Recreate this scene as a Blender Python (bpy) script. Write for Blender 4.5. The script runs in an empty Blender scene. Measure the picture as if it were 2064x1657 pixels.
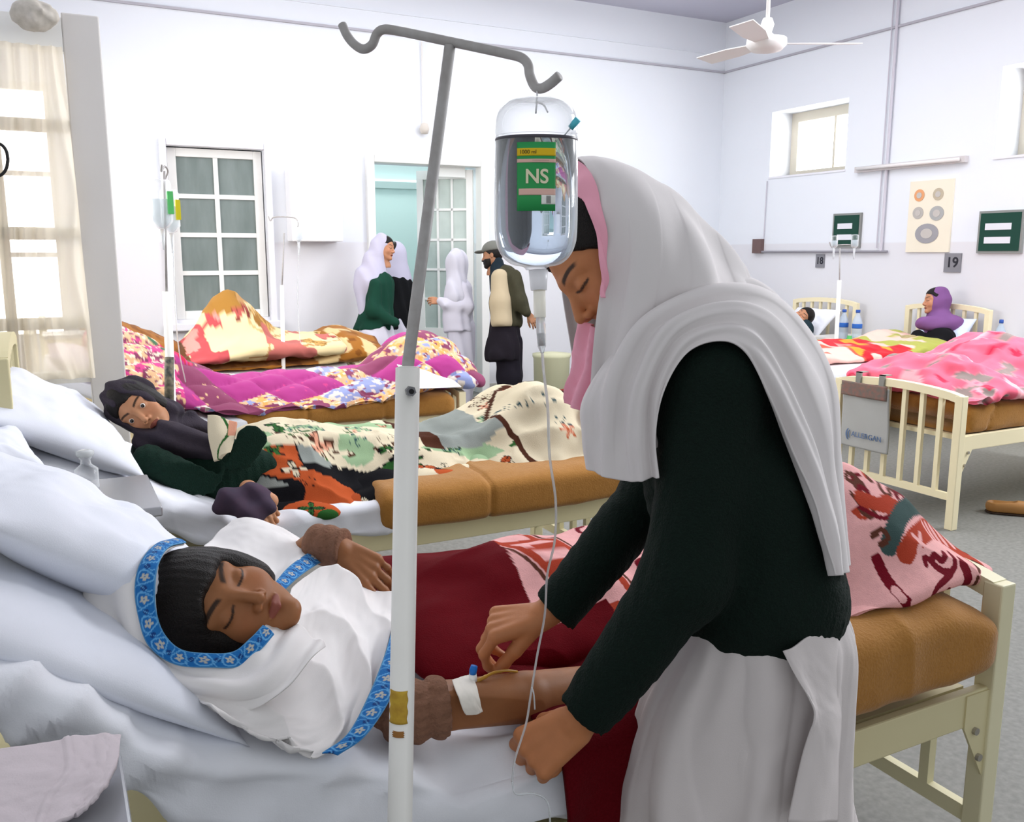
import bpy, bmesh, math, random
import numpy as np
from mathutils import Vector, Matrix
random.seed(7)
SC = bpy.context.scene
COL = SC.collection
# ---------------------------------------------------------------- camera
FPX = 1800.0; CAMH = 1.5; YAW = math.radians(27.3); PIT = math.atan(318/1800.)
FW = np.array([math.sin(YAW)*math.cos(PIT), math.cos(YAW)*math.cos(PIT), -math.sin(PIT)])
RT = np.array([math.cos(YAW), -math.sin(YAW), 0.0])
UP = np.cross(RT, FW)
CAM = np.array([0, 0, CAMH])
cd = bpy.data.cameras.new('camera'); cam = bpy.data.objects.new('camera', cd); COL.objects.link(cam)
cam.location = CAM
cam.rotation_euler = Matrix([[RT[i], UP[i], -FW[i]] for i in range(3)]).to_euler()
cd.sensor_fit = 'HORIZONTAL'; cd.sensor_width = 36; cd.lens = 36*FPX/2064
cd.clip_start = 0.05; cd.clip_end = 100
SC.camera = cam
def P(px, py, d):
    return CAM + (FW + RT*(px-1032)/FPX + UP*(828.5-py)/FPX)*d
# ---------------------------------------------------------------- light
SC.view_settings.view_transform = 'Standard'; SC.view_settings.look = 'None'
SC.view_settings.gamma = 1; SC.view_settings.use_curve_mapping = False
SC.view_settings.exposure = 0.50
w = bpy.data.worlds.new('sky'); SC.world = w; w.use_nodes = True
w.node_tree.nodes['Background'].inputs[0].default_value = (0.93, 0.96, 1.0, 1)
w.node_tree.nodes['Background'].inputs[1].default_value = 0.46
def area(name, loc, target, sx, sy, power, col=(1, 1, 1)):
    l = bpy.data.lights.new(name, 'AREA'); l.shape = 'RECTANGLE'; l.size = sx; l.size_y = sy
    l.energy = power; l.color = col
    o = bpy.data.objects.new(name, l); COL.objects.link(o); o.location = loc
    o.rotation_euler = (Vector(target)-Vector(loc)).to_track_quat('-Z', 'Y').to_euler()
    return o
area('daylight_left_windows', (-1.6, 6.2, 2.6), (4, 5.5, 1.2), 3.2, 2.2, 150, (1.0, .97, .93))
area('daylight_right_windows', (6.9, 2.0, 3.2), (1.5, 3.2, 0.9), 2.6, 1.6, 170, (0.95, .97, 1.0))
area('ward_ceiling_fill', (3.4, 5.2, 4.05), (3.4, 5.2, 0), 5.0, 5.0, 150, (0.97, .98, 1.0))  # added fill light under the ceiling
area('daylight_back_window', (-.17, 9.3, 1.85), (-.17, 8, 1.8), .75, 2.3, 42, (1.0, .96, .88))
for yy, zz in ((7.31, 2.69), (4.54, 2.68)): area('daylight_high_window', (7.82, yy, zz), (7, yy, zz), 1.3, .85, 24, (1.0, .99, .96))
area('corridor_daylight', (3.5, 10.4, 2.6), (3.5, 8.9, 1.2), 2.0, 1.6, 40, (0.93, 1.0, .99))
# ---------------------------------------------------------------- helpers
def tag(o, label=None, cat=None, group=None, kind=None):
    if label: o['label'] = label
    if cat: o['category'] = cat
    if group: o['group'] = group
    if kind: o['kind'] = kind
    return o
def thing(name, loc, label, cat, group=None):
    o = bpy.data.objects.new(name, None); COL.objects.link(o); o.location = loc
    o.empty_display_size = .1
    return tag(o, label, cat, group)
def adopt(o, parent):
    if parent is not None:
        o.parent = parent
        lp = Vector((0, 0, 0)); q = parent
        while q is not None: lp += q.location; q = q.parent if q.parent else None
        o.matrix_parent_inverse = Matrix.Translation(-parent.location) if parent.parent is None else Matrix.Identity(4)
    return o
def mesh(name, V, F, mat=None, parent=None, smooth=True, col=None, solid=0, off=0, sub=0):
    me = bpy.data.meshes.new(name)
    V = np.asarray(V, dtype=np.float32)
    if isinstance(F, np.ndarray):
        n, k = F.shape
        me.vertices.add(len(V)); me.vertices.foreach_set('co', V.ravel())
        me.loops.add(n*k); me.loops.foreach_set('vertex_index', F.ravel().astype(np.int32))
        me.polygons.add(n); me.polygons.foreach_set('loop_start', np.arange(0, n*k, k, dtype=np.int32))
        me.update(calc_edges=True)
    else:
        me.from_pydata([tuple(map(float, v)) for v in V], [], F)
    me.validate()
    if smooth: me.polygons.foreach_set('use_smooth', [True]*len(me.polygons))
    if mat: me.materials.append(mat)
    if col is not None:
        a = me.color_attributes.new('Col', 'FLOAT_COLOR', 'POINT')
        c = np.ones((len(me.vertices), 4), dtype=np.float32); c[:, :3] = col[:len(me.vertices)]
        a.data.foreach_set('color', c.ravel())
    o = bpy.data.objects.new(name, me); COL.objects.link(o)
    if solid:
        m = o.modifiers.new('thick', 'SOLIDIFY'); m.thickness = solid; m.offset = off
    if sub:
        m = o.modifiers.new('sub', 'SUBSURF'); m.levels = sub; m.render_levels = sub
    return adopt(o, parent)
class MB:
    def __init__(s): s.V = []; s.F = []
    def add(s, V, F):
        n = len(s.V); s.V += [tuple(map(float, v)) for v in V]; s.F += [tuple(i+n for i in f) for f in F]; return s
    def box(s, a, b, M=None):
        x0, y0, z0 = a; x1, y1, z1 = b
        V = [(x0,y0,z0),(x1,y0,z0),(x1,y1,z0),(x0,y1,z0),(x0,y0,z1),(x1,y0,z1),(x1,y1,z1),(x0,y1,z1)]
        if M is not None: V = [M @ Vector(v) for v in V]
        return s.add(V, [(0,3,2,1),(4,5,6,7),(0,1,5,4),(1,2,6,5),(2,3,7,6),(3,0,4,7)])
    def tube(s, pts, r, n=10, cap=True):
        pts = [Vector(p) for p in pts]; N = len(pts)
        rs = r if isinstance(r, (list, tuple, np.ndarray)) else [r]*N
        V = []; F = []; nrm = None
        for i, p in enumerate(pts):
            t = (pts[min(i+1, N-1)]-pts[max(i-1, 0)]).normalized()
            if nrm is None: nrm = t.orthogonal().normalized()
            nrm = (nrm - t*nrm.dot(t)).normalized(); b = t.cross(nrm)
            for k in range(n):
                a = 2*math.pi*k/n
                V.append(p+(nrm*math.cos(a)+b*math.sin(a))*rs[i])
        for i in range(N-1):
            for k in range(n):
                F.append((i*n+k, i*n+(k+1) % n, (i+1)*n+(k+1) % n, (i+1)*n+k))
        if cap: F.append(tuple(range(n-1, -1, -1))); F.append(tuple((N-1)*n+k for k in range(n)))
        return s.add(V, F)
    def lathe(s, prof, c=(0, 0, 0), n=24, ax='z', M=None):
        V = []; F = []
        for r, z in prof:
            for k in range(n):
                a = 2*math.pi*k/n; q = (r*math.cos(a), r*math.sin(a), z)
                if ax == 'x': q = (z, q[0], q[1])
                if ax == 'y': q = (q[0], z, q[1])
                if M is not None: q = M @ Vector(q)
                V.append((q[0]+c[0], q[1]+c[1], q[2]+c[2]))
        for i in range(len(prof)-1):
            for k in range(n): F.append((i*n+k, i*n+(k+1) % n, (i+1)*n+(k+1) % n, (i+1)*n+k))
        F.append(tuple(range(n-1, -1, -1))); F.append(tuple((len(prof)-1)*n+k for k in range(n)))
        return s.add(V, F)
    def build(s, name, mat, parent=None, smooth=False, bevel=0):
        o = mesh(name, s.V, s.F, mat, parent, smooth)
        if bevel:
            m = o.modifiers.new('bevel', 'BEVEL'); m.width = bevel; m.segments = 2; m.limit_method = 'ANGLE'
        return o
def cr(pts, n):
    """Catmull-Rom resample of rows (k,...) to n samples"""
    p = np.asarray(pts, float); k = len(p)
    t = np.linspace(0, k-1, n); i = np.minimum(t.astype(int), k-2); f = (t-i).reshape((-1,)+(1,)*(p.ndim-1))
    g = lambda j: p[np.clip(j, 0, k-1)]
    a, b, c, d = g(i-1), g(i), g(i+1), g(i+2)
    a = np.where((i == 0).reshape(f.shape), 2*b-c, a); d = np.where((i == k-2).reshape(f.shape), 2*c-b, d)
    return .5*((2*b)+(-a+c)*f+(2*a-5*b+4*c-d)*f*f+(-a+3*b-3*c+d)*f**3)
def Yp(px, py, y):
    r = FW+RT*(px-1032)/FPX+UP*(828.5-py)/FPX; return CAM+r*(y/r[1])
# value noise
_rs = np.random.RandomState(3); _T = _rs.rand(64, 64, 64).astype(np.float32)
def vnoise(x, y, z=0):
    x, y, z = np.broadcast_arrays(np.asarray(x, float), np.asarray(y, float), np.asarray(z, float))
    xi = np.floor(x).astype(int); yi = np.floor(y).astype(int); zi = np.floor(z).astype(int)
    fx = x-xi; fy = y-yi; fz = z-zi
    fx = fx*fx*(3-2*fx); fy = fy*fy*(3-2*fy); fz = fz*fz*(3-2*fz)
    g = lambda a, b, c: _T[(xi+a) & 63, (yi+b) & 63, (zi+c) & 63]
    l = lambda a, b, t: a+(b-a)*t
    return l(l(l(g(0,0,0), g(1,0,0), fx), l(g(0,1,0), g(1,1,0), fx), fy), l(l(g(0,0,1), g(1,0,1), fx), l(g(0,1,1), g(1,1,1), fx), fy), fz)
def fbm(x, y, z=0, o=3):
    s = 0; a = .5; f = 1.
    for k in range(o):
        s = s+a*(vnoise(np.asarray(x)*f+17*k, np.asarray(y)*f+5*k, np.asarray(z)*f+9*k)-.5)*2; a *= .5; f *= 2.03
    return s
def sstep(a, b, x):
    t = np.clip((x-a)/(b-a), 0, 1); return t*t*(3-2*t)
def gridF(nu, nv, wrap=False):
    i = np.arange(nu-1)[:, None]; j = np.arange(nv if wrap else nv-1)[None, :]; j2 = (j+1) % nv
    return np.stack([i*nv+j, i*nv+j2, (i+1)*nv+j2, (i+1)*nv+j], -1).reshape(-1, 4)
def normals(G):
    du = np.gradient(G, axis=0); dv = np.gradient(G, axis=1); n = np.cross(du, dv)
    return n/(np.linalg.norm(n, axis=-1, keepdims=True)+1e-9)
def surf(name, G, mat, parent=None, col=None, solid=.004, off=0, wrap=False):
    nu, nv = G.shape[:2]
    return mesh(name, G.reshape(-1, 3), gridF(nu, nv, wrap), mat, parent, True, None if col is None else col.reshape(-1, 3), solid, off)
def loft(name, ctrl, nu, nv, mat, parent=None, fold=None, colf=None, solid=.004, world=False, up=None):
    """control grid of (px,py,depth) or world points -> smooth cloth surface; fold(u,v,G) gives displacement along the normal"""
    c = np.array(ctrl, float)
    if not world: c = np.array([[P(*q) for q in r] for r in c])
    G = cr(c, nu); G = cr(G.transpose(1, 0, 2), nv).transpose(1, 0, 2)
    u, v = np.meshgrid(np.linspace(0, 1, nu), np.linspace(0, 1, nv), indexing='ij')
    if fold is not None:
        N = normals(G)
        # make the normal face the camera side
        s = np.sign(np.sum(N*(CAM-G), -1).mean()); G = G+N*s*fold(u, v, G)[..., None]
    return surf(name, G, mat, parent, None if colf is None else colf(u, v, G), solid)
# signed distance bodies, meshed by surface nets
def s_cone(X, a, b, ra, rb):
    a = np.asarray(a, float); b = np.asarray(b, float); ab = b-a; L = ab@ab+1e-12
    t = np.clip(((X-a)@ab)/L, 0, 1); q = X-(a+t[..., None]*ab)
    return np.sqrt((q*q).sum(-1))-(ra+(rb-ra)*t)
def s_ell(X, c, r, M=None):
    q = X-np.asarray(c, float)
    if M is not None: q = q@M     # columns of M = axes
    r = np.asarray(r, float); k = np.sqrt(((q/r)**2).sum(-1)); k2 = np.sqrt(((q/(r*r))**2).sum(-1))+1e-9
    return k*(k-1)/k2
def smin(a, b, k):
    h = np.clip(.5+.5*(b-a)/k, 0, 1); return b+(a-b)*h-k*h*(1-h)
def smax(a, b, k): return -smin(-a, -b, k)
def chain(X, pts, rad, k=.01, M=None):
    d = None
    for i in range(len(pts)-1):
        e = s_cone(X, pts[i], pts[i+1], rad[i], rad[i+1]); d = e if d is None else np.minimum(d, e)
    return d
def nets(f, lo, hi, h):
    lo = np.asarray(lo, float); hi = np.asarray(hi, float)
    n = np.ceil((hi-lo)/h).astype(int)+1
    ax = [lo[i]+h*np.arange(n[i]) for i in range(3)]
    B = 5; m = (n+B-1)//B+1
    Xc = np.stack(np.meshgrid(*[lo[i]+h*B*np.arange(m[i]) for i in range(3)], indexing='ij'), -1)+h*(B-1)/2
    Dc = f(Xc); nb = np.abs(Dc) < h*B*1.3+.012
    ex = lambda A: np.repeat(np.repeat(np.repeat(A, B, 0), B, 1), B, 2)[:n[0], :n[1], :n[2]]
    D = ex(Dc).astype(np.float32); K = np.argwhere(ex(nb)); D[tuple(K.T)] = f(lo+h*K)
    D[0] = D[-1] = .1; D[:, 0] = D[:, -1] = .1; D[:, :, 0] = D[:, :, -1] = .1
    S = D < 0
    c = [S[i:n[0]-1+i, j:n[1]-1+j, k:n[2]-1+k] for i in (0,1) for j in (0,1) for k in (0,1)]
    cnt = sum(q.astype(np.int8) for q in c); act = (cnt > 0) & (cnt < 8)
    idx = -np.ones(act.shape, int); ii = np.argwhere(act); idx[act] = np.arange(len(ii))
    pos = np.zeros((len(ii), 3)); wt = np.zeros(len(ii))
    offs = [(i,j,k) for i in (0,1) for j in (0,1) for k in (0,1)]
    for a in range(8):
        for b in range(a+1, 8):
            A = np.array(offs[a]); B = np.array(offs[b])
            if np.abs(A-B).sum() != 1: continue
            da = D[tuple((ii+A).T)]; db = D[tuple((ii+B).T)]; m = (da < 0) != (db < 0)
            t = np.where(m, da/(da-db+1e-12), 0)
            pos[m] += (ii+A)[m]+(B-A)*t[m, None]; wt[m] += 1
    V = lo+h*pos/wt[:, None]
    F = []
    for axis in range(3):
        u, v = [(1, 2), (2, 0), (0, 1)][axis]
        e = [slice(None)]*3; e2 = [slice(None)]*3; e[axis] = slice(0, -1); e2[axis] = slice(1, None)
        s0 = S[tuple(e)]; s1 = S[tuple(e2)]; ch = np.argwhere(s0 != s1)
        ch = ch[(ch[:, u] > 0) & (ch[:, v] > 0) & (ch[:, u] < n[u]-1) & (ch[:, v] < n[v]-1)]
        fl = s0[tuple(ch.T)]
        du = np.zeros(3, int); du[u] = 1; dv = np.zeros(3, int); dv[v] = 1
        q = np.stack([idx[tuple((ch-du-dv).T)], idx[tuple((ch-dv).T)], idx[tuple(ch.T)], idx[tuple((ch-du).T)]], -1)
        q[~fl] = q[~fl][:, ::-1]; F.append(q)
    F = np.concatenate(F); F = F[(F >= 0).all(1)]
    # light smoothing
    for it in range(2):
        acc = np.zeros_like(V); k = np.zeros(len(V))
        for a in range(4):
            np.add.at(acc, F[:, a], V[F[:, (a+1) % 4]]); np.add.at(k, F[:, a], 1)
        V = V*.5+.5*acc/np.maximum(k, 1)[:, None]
    return V, F
def body(name, f, lo, hi, h, mat, parent=None, colf=None):
    V, F = nets(f, lo, hi, h)
    return mesh(name, V, F, mat, parent, True, None if colf is None else colf(V))
def frame(fwd, up):
    """columns: side, forward, up"""
    f = np.array(fwd, float); f /= np.linalg.norm(f); u = np.array(up, float); u -= f*(u@f); u /= np.linalg.norm(u)
    return np.stack([np.cross(f, u), f, u], 1)
# ---------------------------------------------------------------- materials
MT = {}
def srgb(h):
    h = h.lstrip('#'); c = [int(h[i:i+2], 16)/255 for i in (0, 2, 4)]
    return tuple(x/12.92 if x <= .04045 else ((x+.055)/1.055)**2.4 for x in c)
def mat(name, hexc=None, rough=.8, metal=0, vcol=False, noise=0, nscale=8, bump=0, bscale=200, sheen=0, alpha=1, trans=0, spec=.3, stretch=(1, 1, 1), ior=1.45, hex2=None, sss=0, emit=0):
    if name in MT: return MT[name]
    m = bpy.data.materials.new(name); m.use_nodes = True; nt = m.node_tree; b = nt.nodes['Principled BSDF']
    b.inputs['Roughness'].default_value = rough; b.inputs['Metallic'].default_value = metal
    b.inputs['Specular IOR Level'].default_value = spec; b.inputs['IOR'].default_value = ior
    if hexc: b.inputs['Base Color'].default_value = srgb(hexc)+(1,)
    tc = nt.nodes.new('ShaderNodeTexCoord'); mp = nt.nodes.new('ShaderNodeMapping'); mp.inputs['Scale'].default_value = stretch
    nt.links.new(tc.outputs['Object'], mp.inputs['Vector'])
    src = None
    if vcol:
        a = nt.nodes.new('ShaderNodeVertexColor'); a.layer_name = 'Col'; src = a.outputs['Color']
    if noise:
        n = nt.nodes.new('ShaderNodeTexNoise'); n.inputs['Scale'].default_value = nscale; n.inputs['Detail'].default_value = 5
        nt.links.new(mp.outputs[0], n.inputs['Vector'])
        r = nt.nodes.new('ShaderNodeMapRange'); r.inputs[1].default_value = .3; r.inputs[2].default_value = .7
        r.inputs[3].default_value = 0; r.inputs[4].default_value = noise
        nt.links.new(n.outputs['Fac'], r.inputs[0])
        mx = nt.nodes.new('ShaderNodeMix'); mx.data_type = 'RGBA'
        nt.links.new(r.outputs[0], mx.inputs['Factor'])
        if src: nt.links.new(src, mx.inputs[6])
        else: mx.inputs[6].default_value = srgb(hexc)+(1,)
        mx.inputs[7].default_value = (srgb(hex2) if hex2 else (0, 0, 0))+(1,)
        src = mx.outputs[2]
    if src: nt.links.new(src, b.inputs['Base Color'])
    if bump:
        n2 = nt.nodes.new('ShaderNodeTexNoise'); n2.inputs['Scale'].default_value = bscale; n2.inputs['Detail'].default_value = 3
        nt.links.new(mp.outputs[0], n2.inputs['Vector'])
        bp = nt.nodes.new('ShaderNodeBump'); bp.inputs['Strength'].default_value = bump; bp.inputs['Distance'].default_value = .004
        nt.links.new(n2.outputs['Fac'], bp.inputs['Height']); nt.links.new(bp.outputs[0], b.inputs['Normal'])
    if sheen: b.inputs['Sheen Weight'].default_value = sheen; b.inputs['Sheen Roughness'].default_value = .4
    if sss: b.inputs['Subsurface Weight'].default_value = sss; b.inputs['Subsurface Radius'].default_value = (.02, .008, .004); b.inputs['Subsurface Scale'].default_value = .3
    if trans: b.inputs['Transmission Weight'].default_value = trans
    b.inputs['Alpha'].default_value = alpha
    MT[name] = m; return m
wall_m = mat('painted_plaster', '#e6e6ec', .75, noise=.06, nscale=1.2, hex2='#c9c9d2', bump=.06, bscale=30)
cream = mat('cream_enamel', '#d8cfa6', .45, noise=.12, nscale=6, hex2='#b9ab78')
cream2 = mat('pale_cream_enamel', '#eee2bd', .4)
white_paint = mat('white_gloss_paint', '#e9e9e6', .4, noise=.05, nscale=10, hex2='#b9b7b0')
sheet_m = mat('white_cotton_sheet', '#e8eaf0', .85, bump=.12, bscale=500, noise=.04, nscale=5, hex2='#c9ccdb')
pillow_m = mat('white_pillowcase', '#e2e5ee', .85, bump=.12, bscale=500)
shawl_m = mat('white_chiffon', '#dbd6d6', .8, bump=.05, bscale=600)
girl_shawl_m = mat('white_cotton_shawl', '#e3e0df', .8, bump=.05, bscale=600)
must_m = mat('mustard_wool', '#a67538', .95, noise=.3, nscale=60, hex2='#8a5a22', bump=.5, bscale=160, sheen=.2)
green_knit = mat('dark_green_knit', '#071a13', .95, noise=.35, nscale=120, hex2='#030a08', bump=.9, bscale=260)
skin_v = mat('skin', None, .5, vcol=True, sss=.1, bump=.05, bscale=300)
cloth_v = mat('printed_cloth', None, .95, vcol=True, bump=.25, bscale=300, sheen=.08)
hair_m = mat('black_hair', '#0b0807', .5, noise=.4, nscale=260, hex2='#231812', bump=.6, bscale=420)
black_m = mat('black_cloth', '#0c0b10', .95)
steel = mat('dull_steel', '#aeacab', .5, metal=.05, noise=.3, nscale=60, hex2='#7d726a')
clear = mat('clear_plastic', '#ffffff', .08, trans=1.0, ior=1.08, alpha=1)
# ---------------------------------------------------------------- room
YB = 8.68; XR = 7.30; HC = 4.15; XL = -0.62
def struct(name, mb, m, parent=None, bevel=0):
    o = mb.build(name, m, parent, bevel=bevel)
    if parent is None: o['kind'] = 'structure'
    return o
def wall_holes(mb, axis, base, thick, a0, a1, z0, z1, holes):
    """wall slab; holes = (a0,a1,z0,z1) sorted along a, not overlapping"""
    def bx(p, q, r, s):
        if q-p < 1e-4 or s-r < 1e-4: return
        if axis == 'y': mb.box((p, base, r), (q, base+thick, s))
        else: mb.box((base, p, r), (base+thick, q, s))
    cur = a0
    for h in sorted(holes):
        bx(cur, h[0], z0, z1); bx(h[0], h[1], z0, h[2]); bx(h[0], h[1], h[3], z1); cur = h[1]
    bx(cur, a1, z0, z1)
# wall material with a slightly greyer dado below 1.6 m
def wall_mat():
    m = mat('wall_paint_with_dado', '#e6eaf0', .7, noise=.10, nscale=1.1, hex2='#d2d6e0', bump=.05, bscale=25); nt = m.node_tree
    b = nt.nodes['Principled BSDF']; src = b.inputs['Base Color'].links[0].from_socket
    tc = nt.nodes.new('ShaderNodeTexCoord'); sp = nt.nodes.new('ShaderNodeSeparateXYZ'); nt.links.new(tc.outputs['Object'], sp.inputs[0])
    n = nt.nodes.new('ShaderNodeTexNoise'); n.inputs['Scale'].default_value = 3
    ad = nt.nodes.new('ShaderNodeMath'); ad.operation = 'MULTIPLY_ADD'; ad.inputs[1].default_value = .04
    nt.links.new(n.outputs['Fac'], ad.inputs[0]); nt.links.new(sp.outputs['Z'], ad.inputs[2])
    r = nt.nodes.new('ShaderNodeMapRange'); r.inputs[1].default_value = 1.615; r.inputs[2].default_value = 1.63; r.inputs[3].default_value = 1; r.inputs[4].default_value = 0
    nt.links.new(ad.outputs[0], r.inputs[0])
    mx = nt.nodes.new('ShaderNodeMix'); mx.data_type = 'RGBA'; mx.blend_type = 'MULTIPLY'
    nt.links.new(r.outputs[0], mx.inputs['Factor']); nt.links.new(src, mx.inputs[6]); mx.inputs[7].default_value = (.93, .895, .885, 1)
    nt.links.new(mx.outputs[2], b.inputs['Base Color']); return m
WM = wall_mat()
mb = MB(); wall_holes(mb, 'y', YB, .3, XL-.3, XR+.35, 0, HC, [(-.5, .16, .75, 2.9), (1.03, 1.88, .9, 2.44), (2.93, 4.10, 0, 2.39)]); struct('wall_back', mb, WM)
mb = MB(); wall_holes(mb, 'x', XR, .42, -1.5, YB+.3, 0, HC, [(3.95, 5.13, 2.31, 3.05), (6.77, 7.85, 2.34, 3.04)]); struct('wall_right', mb, WM)
mb = MB(); wall_holes(mb, 'x', XL-.3, .3, 2.6, YB, 0, HC, [(5.0, 7.6, 1.0, 3.0)]); struct('wall_left', mb, WM)
floor_m = mat('terrazzo_floor', '#80807b', .55, noise=.55, nscale=45, hex2='#5c5c58', bump=.03, bscale=60)
struct('floor', MB().box((-3, -3, -.1), (XR+.5, 11.5, 0)), floor_m)
struct('ceiling', MB().box((XL-.3, 1.2, HC), (XR+.4, YB+.3, HC+.15)), mat('ceiling_paint', '#c4c4d2', .8))
# corridor beyond the doorway
cm = mat('corridor_paint', '#dff0ee', .8)
struct('wall_corridor', MB().box((1.6, 10.6, 0), (5.8, 10.7, 3)), cm)
struct('wall_corridor_left', MB().box((2.2, YB+.3, 0), (2.3, 10.6, 3)), cm)
struct('wall_corridor_right', MB().box((5.7, YB+.3, 0), (5.8, 10.6, 3)), cm)
# ledges (picture rail) and pipes
lm = mat('grey_ledge_line', '#b4b2ba', .7)
struct('trim_1', MB().box((XL, YB-.025, 3.585), (XR, YB, 3.605)), lm)
struct('trim_2', MB().box((XR-.025, -1.5, 3.585), (XR, YB, 3.605)), lm)
struct('trim_3', MB().box((XL, YB-.012, 3.78), (XR, YB, 3.79)), WM)
struct('baseboard_back', MB().box((XL, YB-.015, 0), (2.85, YB, .1)).box((4.2, YB-.015, 0), (XR, YB, .1)), mat('grey_skirting', '#b9b6ae', .6))
pip = mat('conduit_paint', '#c9c6cf', .5)
def single(name, mb, m, label, cat, group=None, bevel=0, smooth=False, kind=None):
    return tag(mb.build(name, m, None, smooth, bevel), label, cat, group, kind)
single('conduit_pipe', MB().tube([(XR-.025, 6.23, HC), (XR-.025, 6.23, 1.52)], .014).tube([(XR-.02, 6.29, HC), (XR-.02, 6.29, 1.55)], .006), pip, 'thin vertical conduit pipe running down the right wall behind the tube light', 'pipe')
single('conduit_pipe', MB().tube([(XR-.03, 6.15, 1.515), (XR-.03, 7.9, 1.515)], .013), mat('grey_conduit', '#8f8d94', .5), 'thin horizontal grey conduit pipe on the right wall above the bed number plates', 'pipe')
single('junction_box', MB().box((XR-.05, 7.88, 1.5), (XR, 8.02, 1.66)), mat('brown_box', '#6f5a58', .6), 'small brown junction box at the far end of the horizontal wall conduit', 'box')
single('hanging_wire', MB().tube([(XR-.012, 7.88, 1.66), (XR-.012, 7.87, 2.3)], .006), pip, 'thin short cord rising from the brown junction box on right wall', 'cord')
# window_1 : closed glazed window in the back wall, eight panes
glass_d = mat('dusty_dark_glass', '#6f7b78', .25, noise=.6, nscale=3, hex2='#8d9896', stretch=(3, 1, .7), spec=.6)
pane_edge = white_paint
def glazed(x0, x1, z0, z1, cols, rows, y, t, fr, mun, glass, parent, bottom=0):
    """frame with muntins on a plane y, and one pane mesh"""
    f = MB(); f.box((x0, y, z0), (x0+fr, y+t, z1)).box((x1-fr, y, z0), (x1, y+t, z1)).box((x0+fr, y, z1-fr), (x1-fr, y+t, z1)).box((x0+fr, y, z0), (x1-fr, y+t, z0+fr+bottom))
    a0, a1, b0, b1 = x0+fr, x1-fr, z0+fr+bottom, z1-fr
    o = f.build('window_frame', white_paint, parent, bevel=.004)
    g = MB()
    for i in range(1, cols): xx = a0+(a1-a0)*i/cols; g.box((xx-mun/2, y+.006, b0), (xx+mun/2, y+t-.006, b1))
    for i in range(1, rows): zz = b0+(b1-b0)*i/rows; g.box((a0, y+.008, zz-mun/2), (a1, y+t-.008, zz+mun/2))
    g.build('glazing_bars', white_paint, parent)
    MB().box((a0, y+t*.45, b0), (a1, y+t*.55, b1)).build('window_pane', glass, parent)
def senv(name, loc):
    o = bpy.data.objects.new(name, None); COL.objects.link(o); o.location = loc; o['kind'] = 'structure'; return o
w1 = senv('window_1', (1.45, YB, .85))
s = MB(); y = YB-.05
s.box((.97, y, .83), (1.03, YB, 2.50)).box((1.88, y, .83), (1.94, YB, 2.50)).box((1.03, y, 2.44), (1.88, YB, 2.50)).box((.95, y-.03, .80), (1.96, YB, .87)).build('window_surround', wall_m, w1, bevel=.01)
glazed(1.04, 1.87, .9, 2.43, 2, 4, YB+.04, .05, .075, .04, glass_d, w1)
MB().box((.9, YB+.26, .8), (2.0, YB+.29, 2.6)).build('dark_backing', mat('dark_back', '#58605c', .9), w1)  # added dark backing for the darkness behind the panes
# window_2 / window_3 : high niches in the right wall
sky_glass = mat('clear_window_glass', '#ffffff', .02, trans=1, ior=1.01)
for nm, y0, y1, c in (('window_2', 6.77, 7.85, 0), ('window_3', 3.95, 5.13, 0)):
    o = senv(nm, (XR+.3, (y0+y1)/2, 2.3)); z0, z1 = (2.34, 3.04) if nm == 'window_2' else (2.31, 3.05)
    f = MB(); X0 = XR+.30; fr = .10
    f.box((X0, y0, z0), (X0+.05, y0+fr, z1)).box((X0, y1-fr, z0), (X0+.05, y1, z1)).box((X0, y0+fr, z0), (X0+.05, y1-fr, z0+.07)).box((X0, y0+fr, z1-.1), (X0+.05, y1-fr, z1))
    f.box((X0+.01, (y0+y1)/2-.1, z0+.05), (X0+.04, (y0+y1)/2-.07, z1-.1)).build('window_frame', mat('cream_frame', '#dcd6c6', .5), o)
    MB().box((X0+.02, y0+fr, z0+.07), (X0+.024, y1-fr, z1-.1)).build('window_pane', sky_glass, o)
    MB().box((XR-.01, y0-.01, z0-.02), (X0, y1+.01, z0)).build('window_sill', wall_m, o)
# window_4 behind the curtain
o = senv('window_4', (-.17, YB, .75)); glazed(-.5, .16, .75, 2.9, 1, 3, YB+.1, .05, .06, .04, sky_glass, o)
o = senv('window_5', (XL, 6.3, 1.0))
f = MB()
for yy in (5.0, 5.83, 6.7, 7.55): f.box((XL-.2, yy, 1.0), (XL-.14, yy+.05, 3.0))
f.box((XL-.2, 5.0, 1.0), (XL-.14, 7.6, 1.05)).box((XL-.2, 5.0, 2.95), (XL-.14, 7.6, 3.0)).build('window_frame', white_paint, o)
# door_1 : doorway with its open glazed leaf
d1 = senv('door_1', (3.5, YB, 0))
f = MB(); f.box((2.86, YB-.06, 0), (2.94, YB+.08, 2.45)).box((4.09, YB-.06, 0), (4.18, YB+.08, 2.45)).box((2.94, YB-.06, 2.38), (4.09, YB+.08, 2.45)).build('door_frame', white_paint, d1, bevel=.008)
leaf = MB(); gl = MB(); ML = Matrix.Translation((4.06, YB+.08, 0)) @ Matrix.Rotation(math.radians(139), 4, 'Z')
W = .62
for a, b in (((0,-.02,.02), (.07,.02,2.36)), ((W-.07,-.02,.02), (W,.02,2.36)), ((.07,-.02,2.27), (W-.07,.02,2.36)), ((.07,-.02,.02), (W-.07,.02,.7))): leaf.box(a, b, ML)
for i in (1, 2): xx = .07+(W-.14)*i/3; leaf.box((xx-.012, -.015, .7), (xx+.012, .015, 2.27), ML)
for i in range(1, 5): zz = .7+1.57*i/5; leaf.box((.07, -.015, zz-.012), (W-.07, .015, zz+.012), ML)
gl.box((.07, -.003, .7), (W-.07, .003, 2.27), ML)
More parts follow.
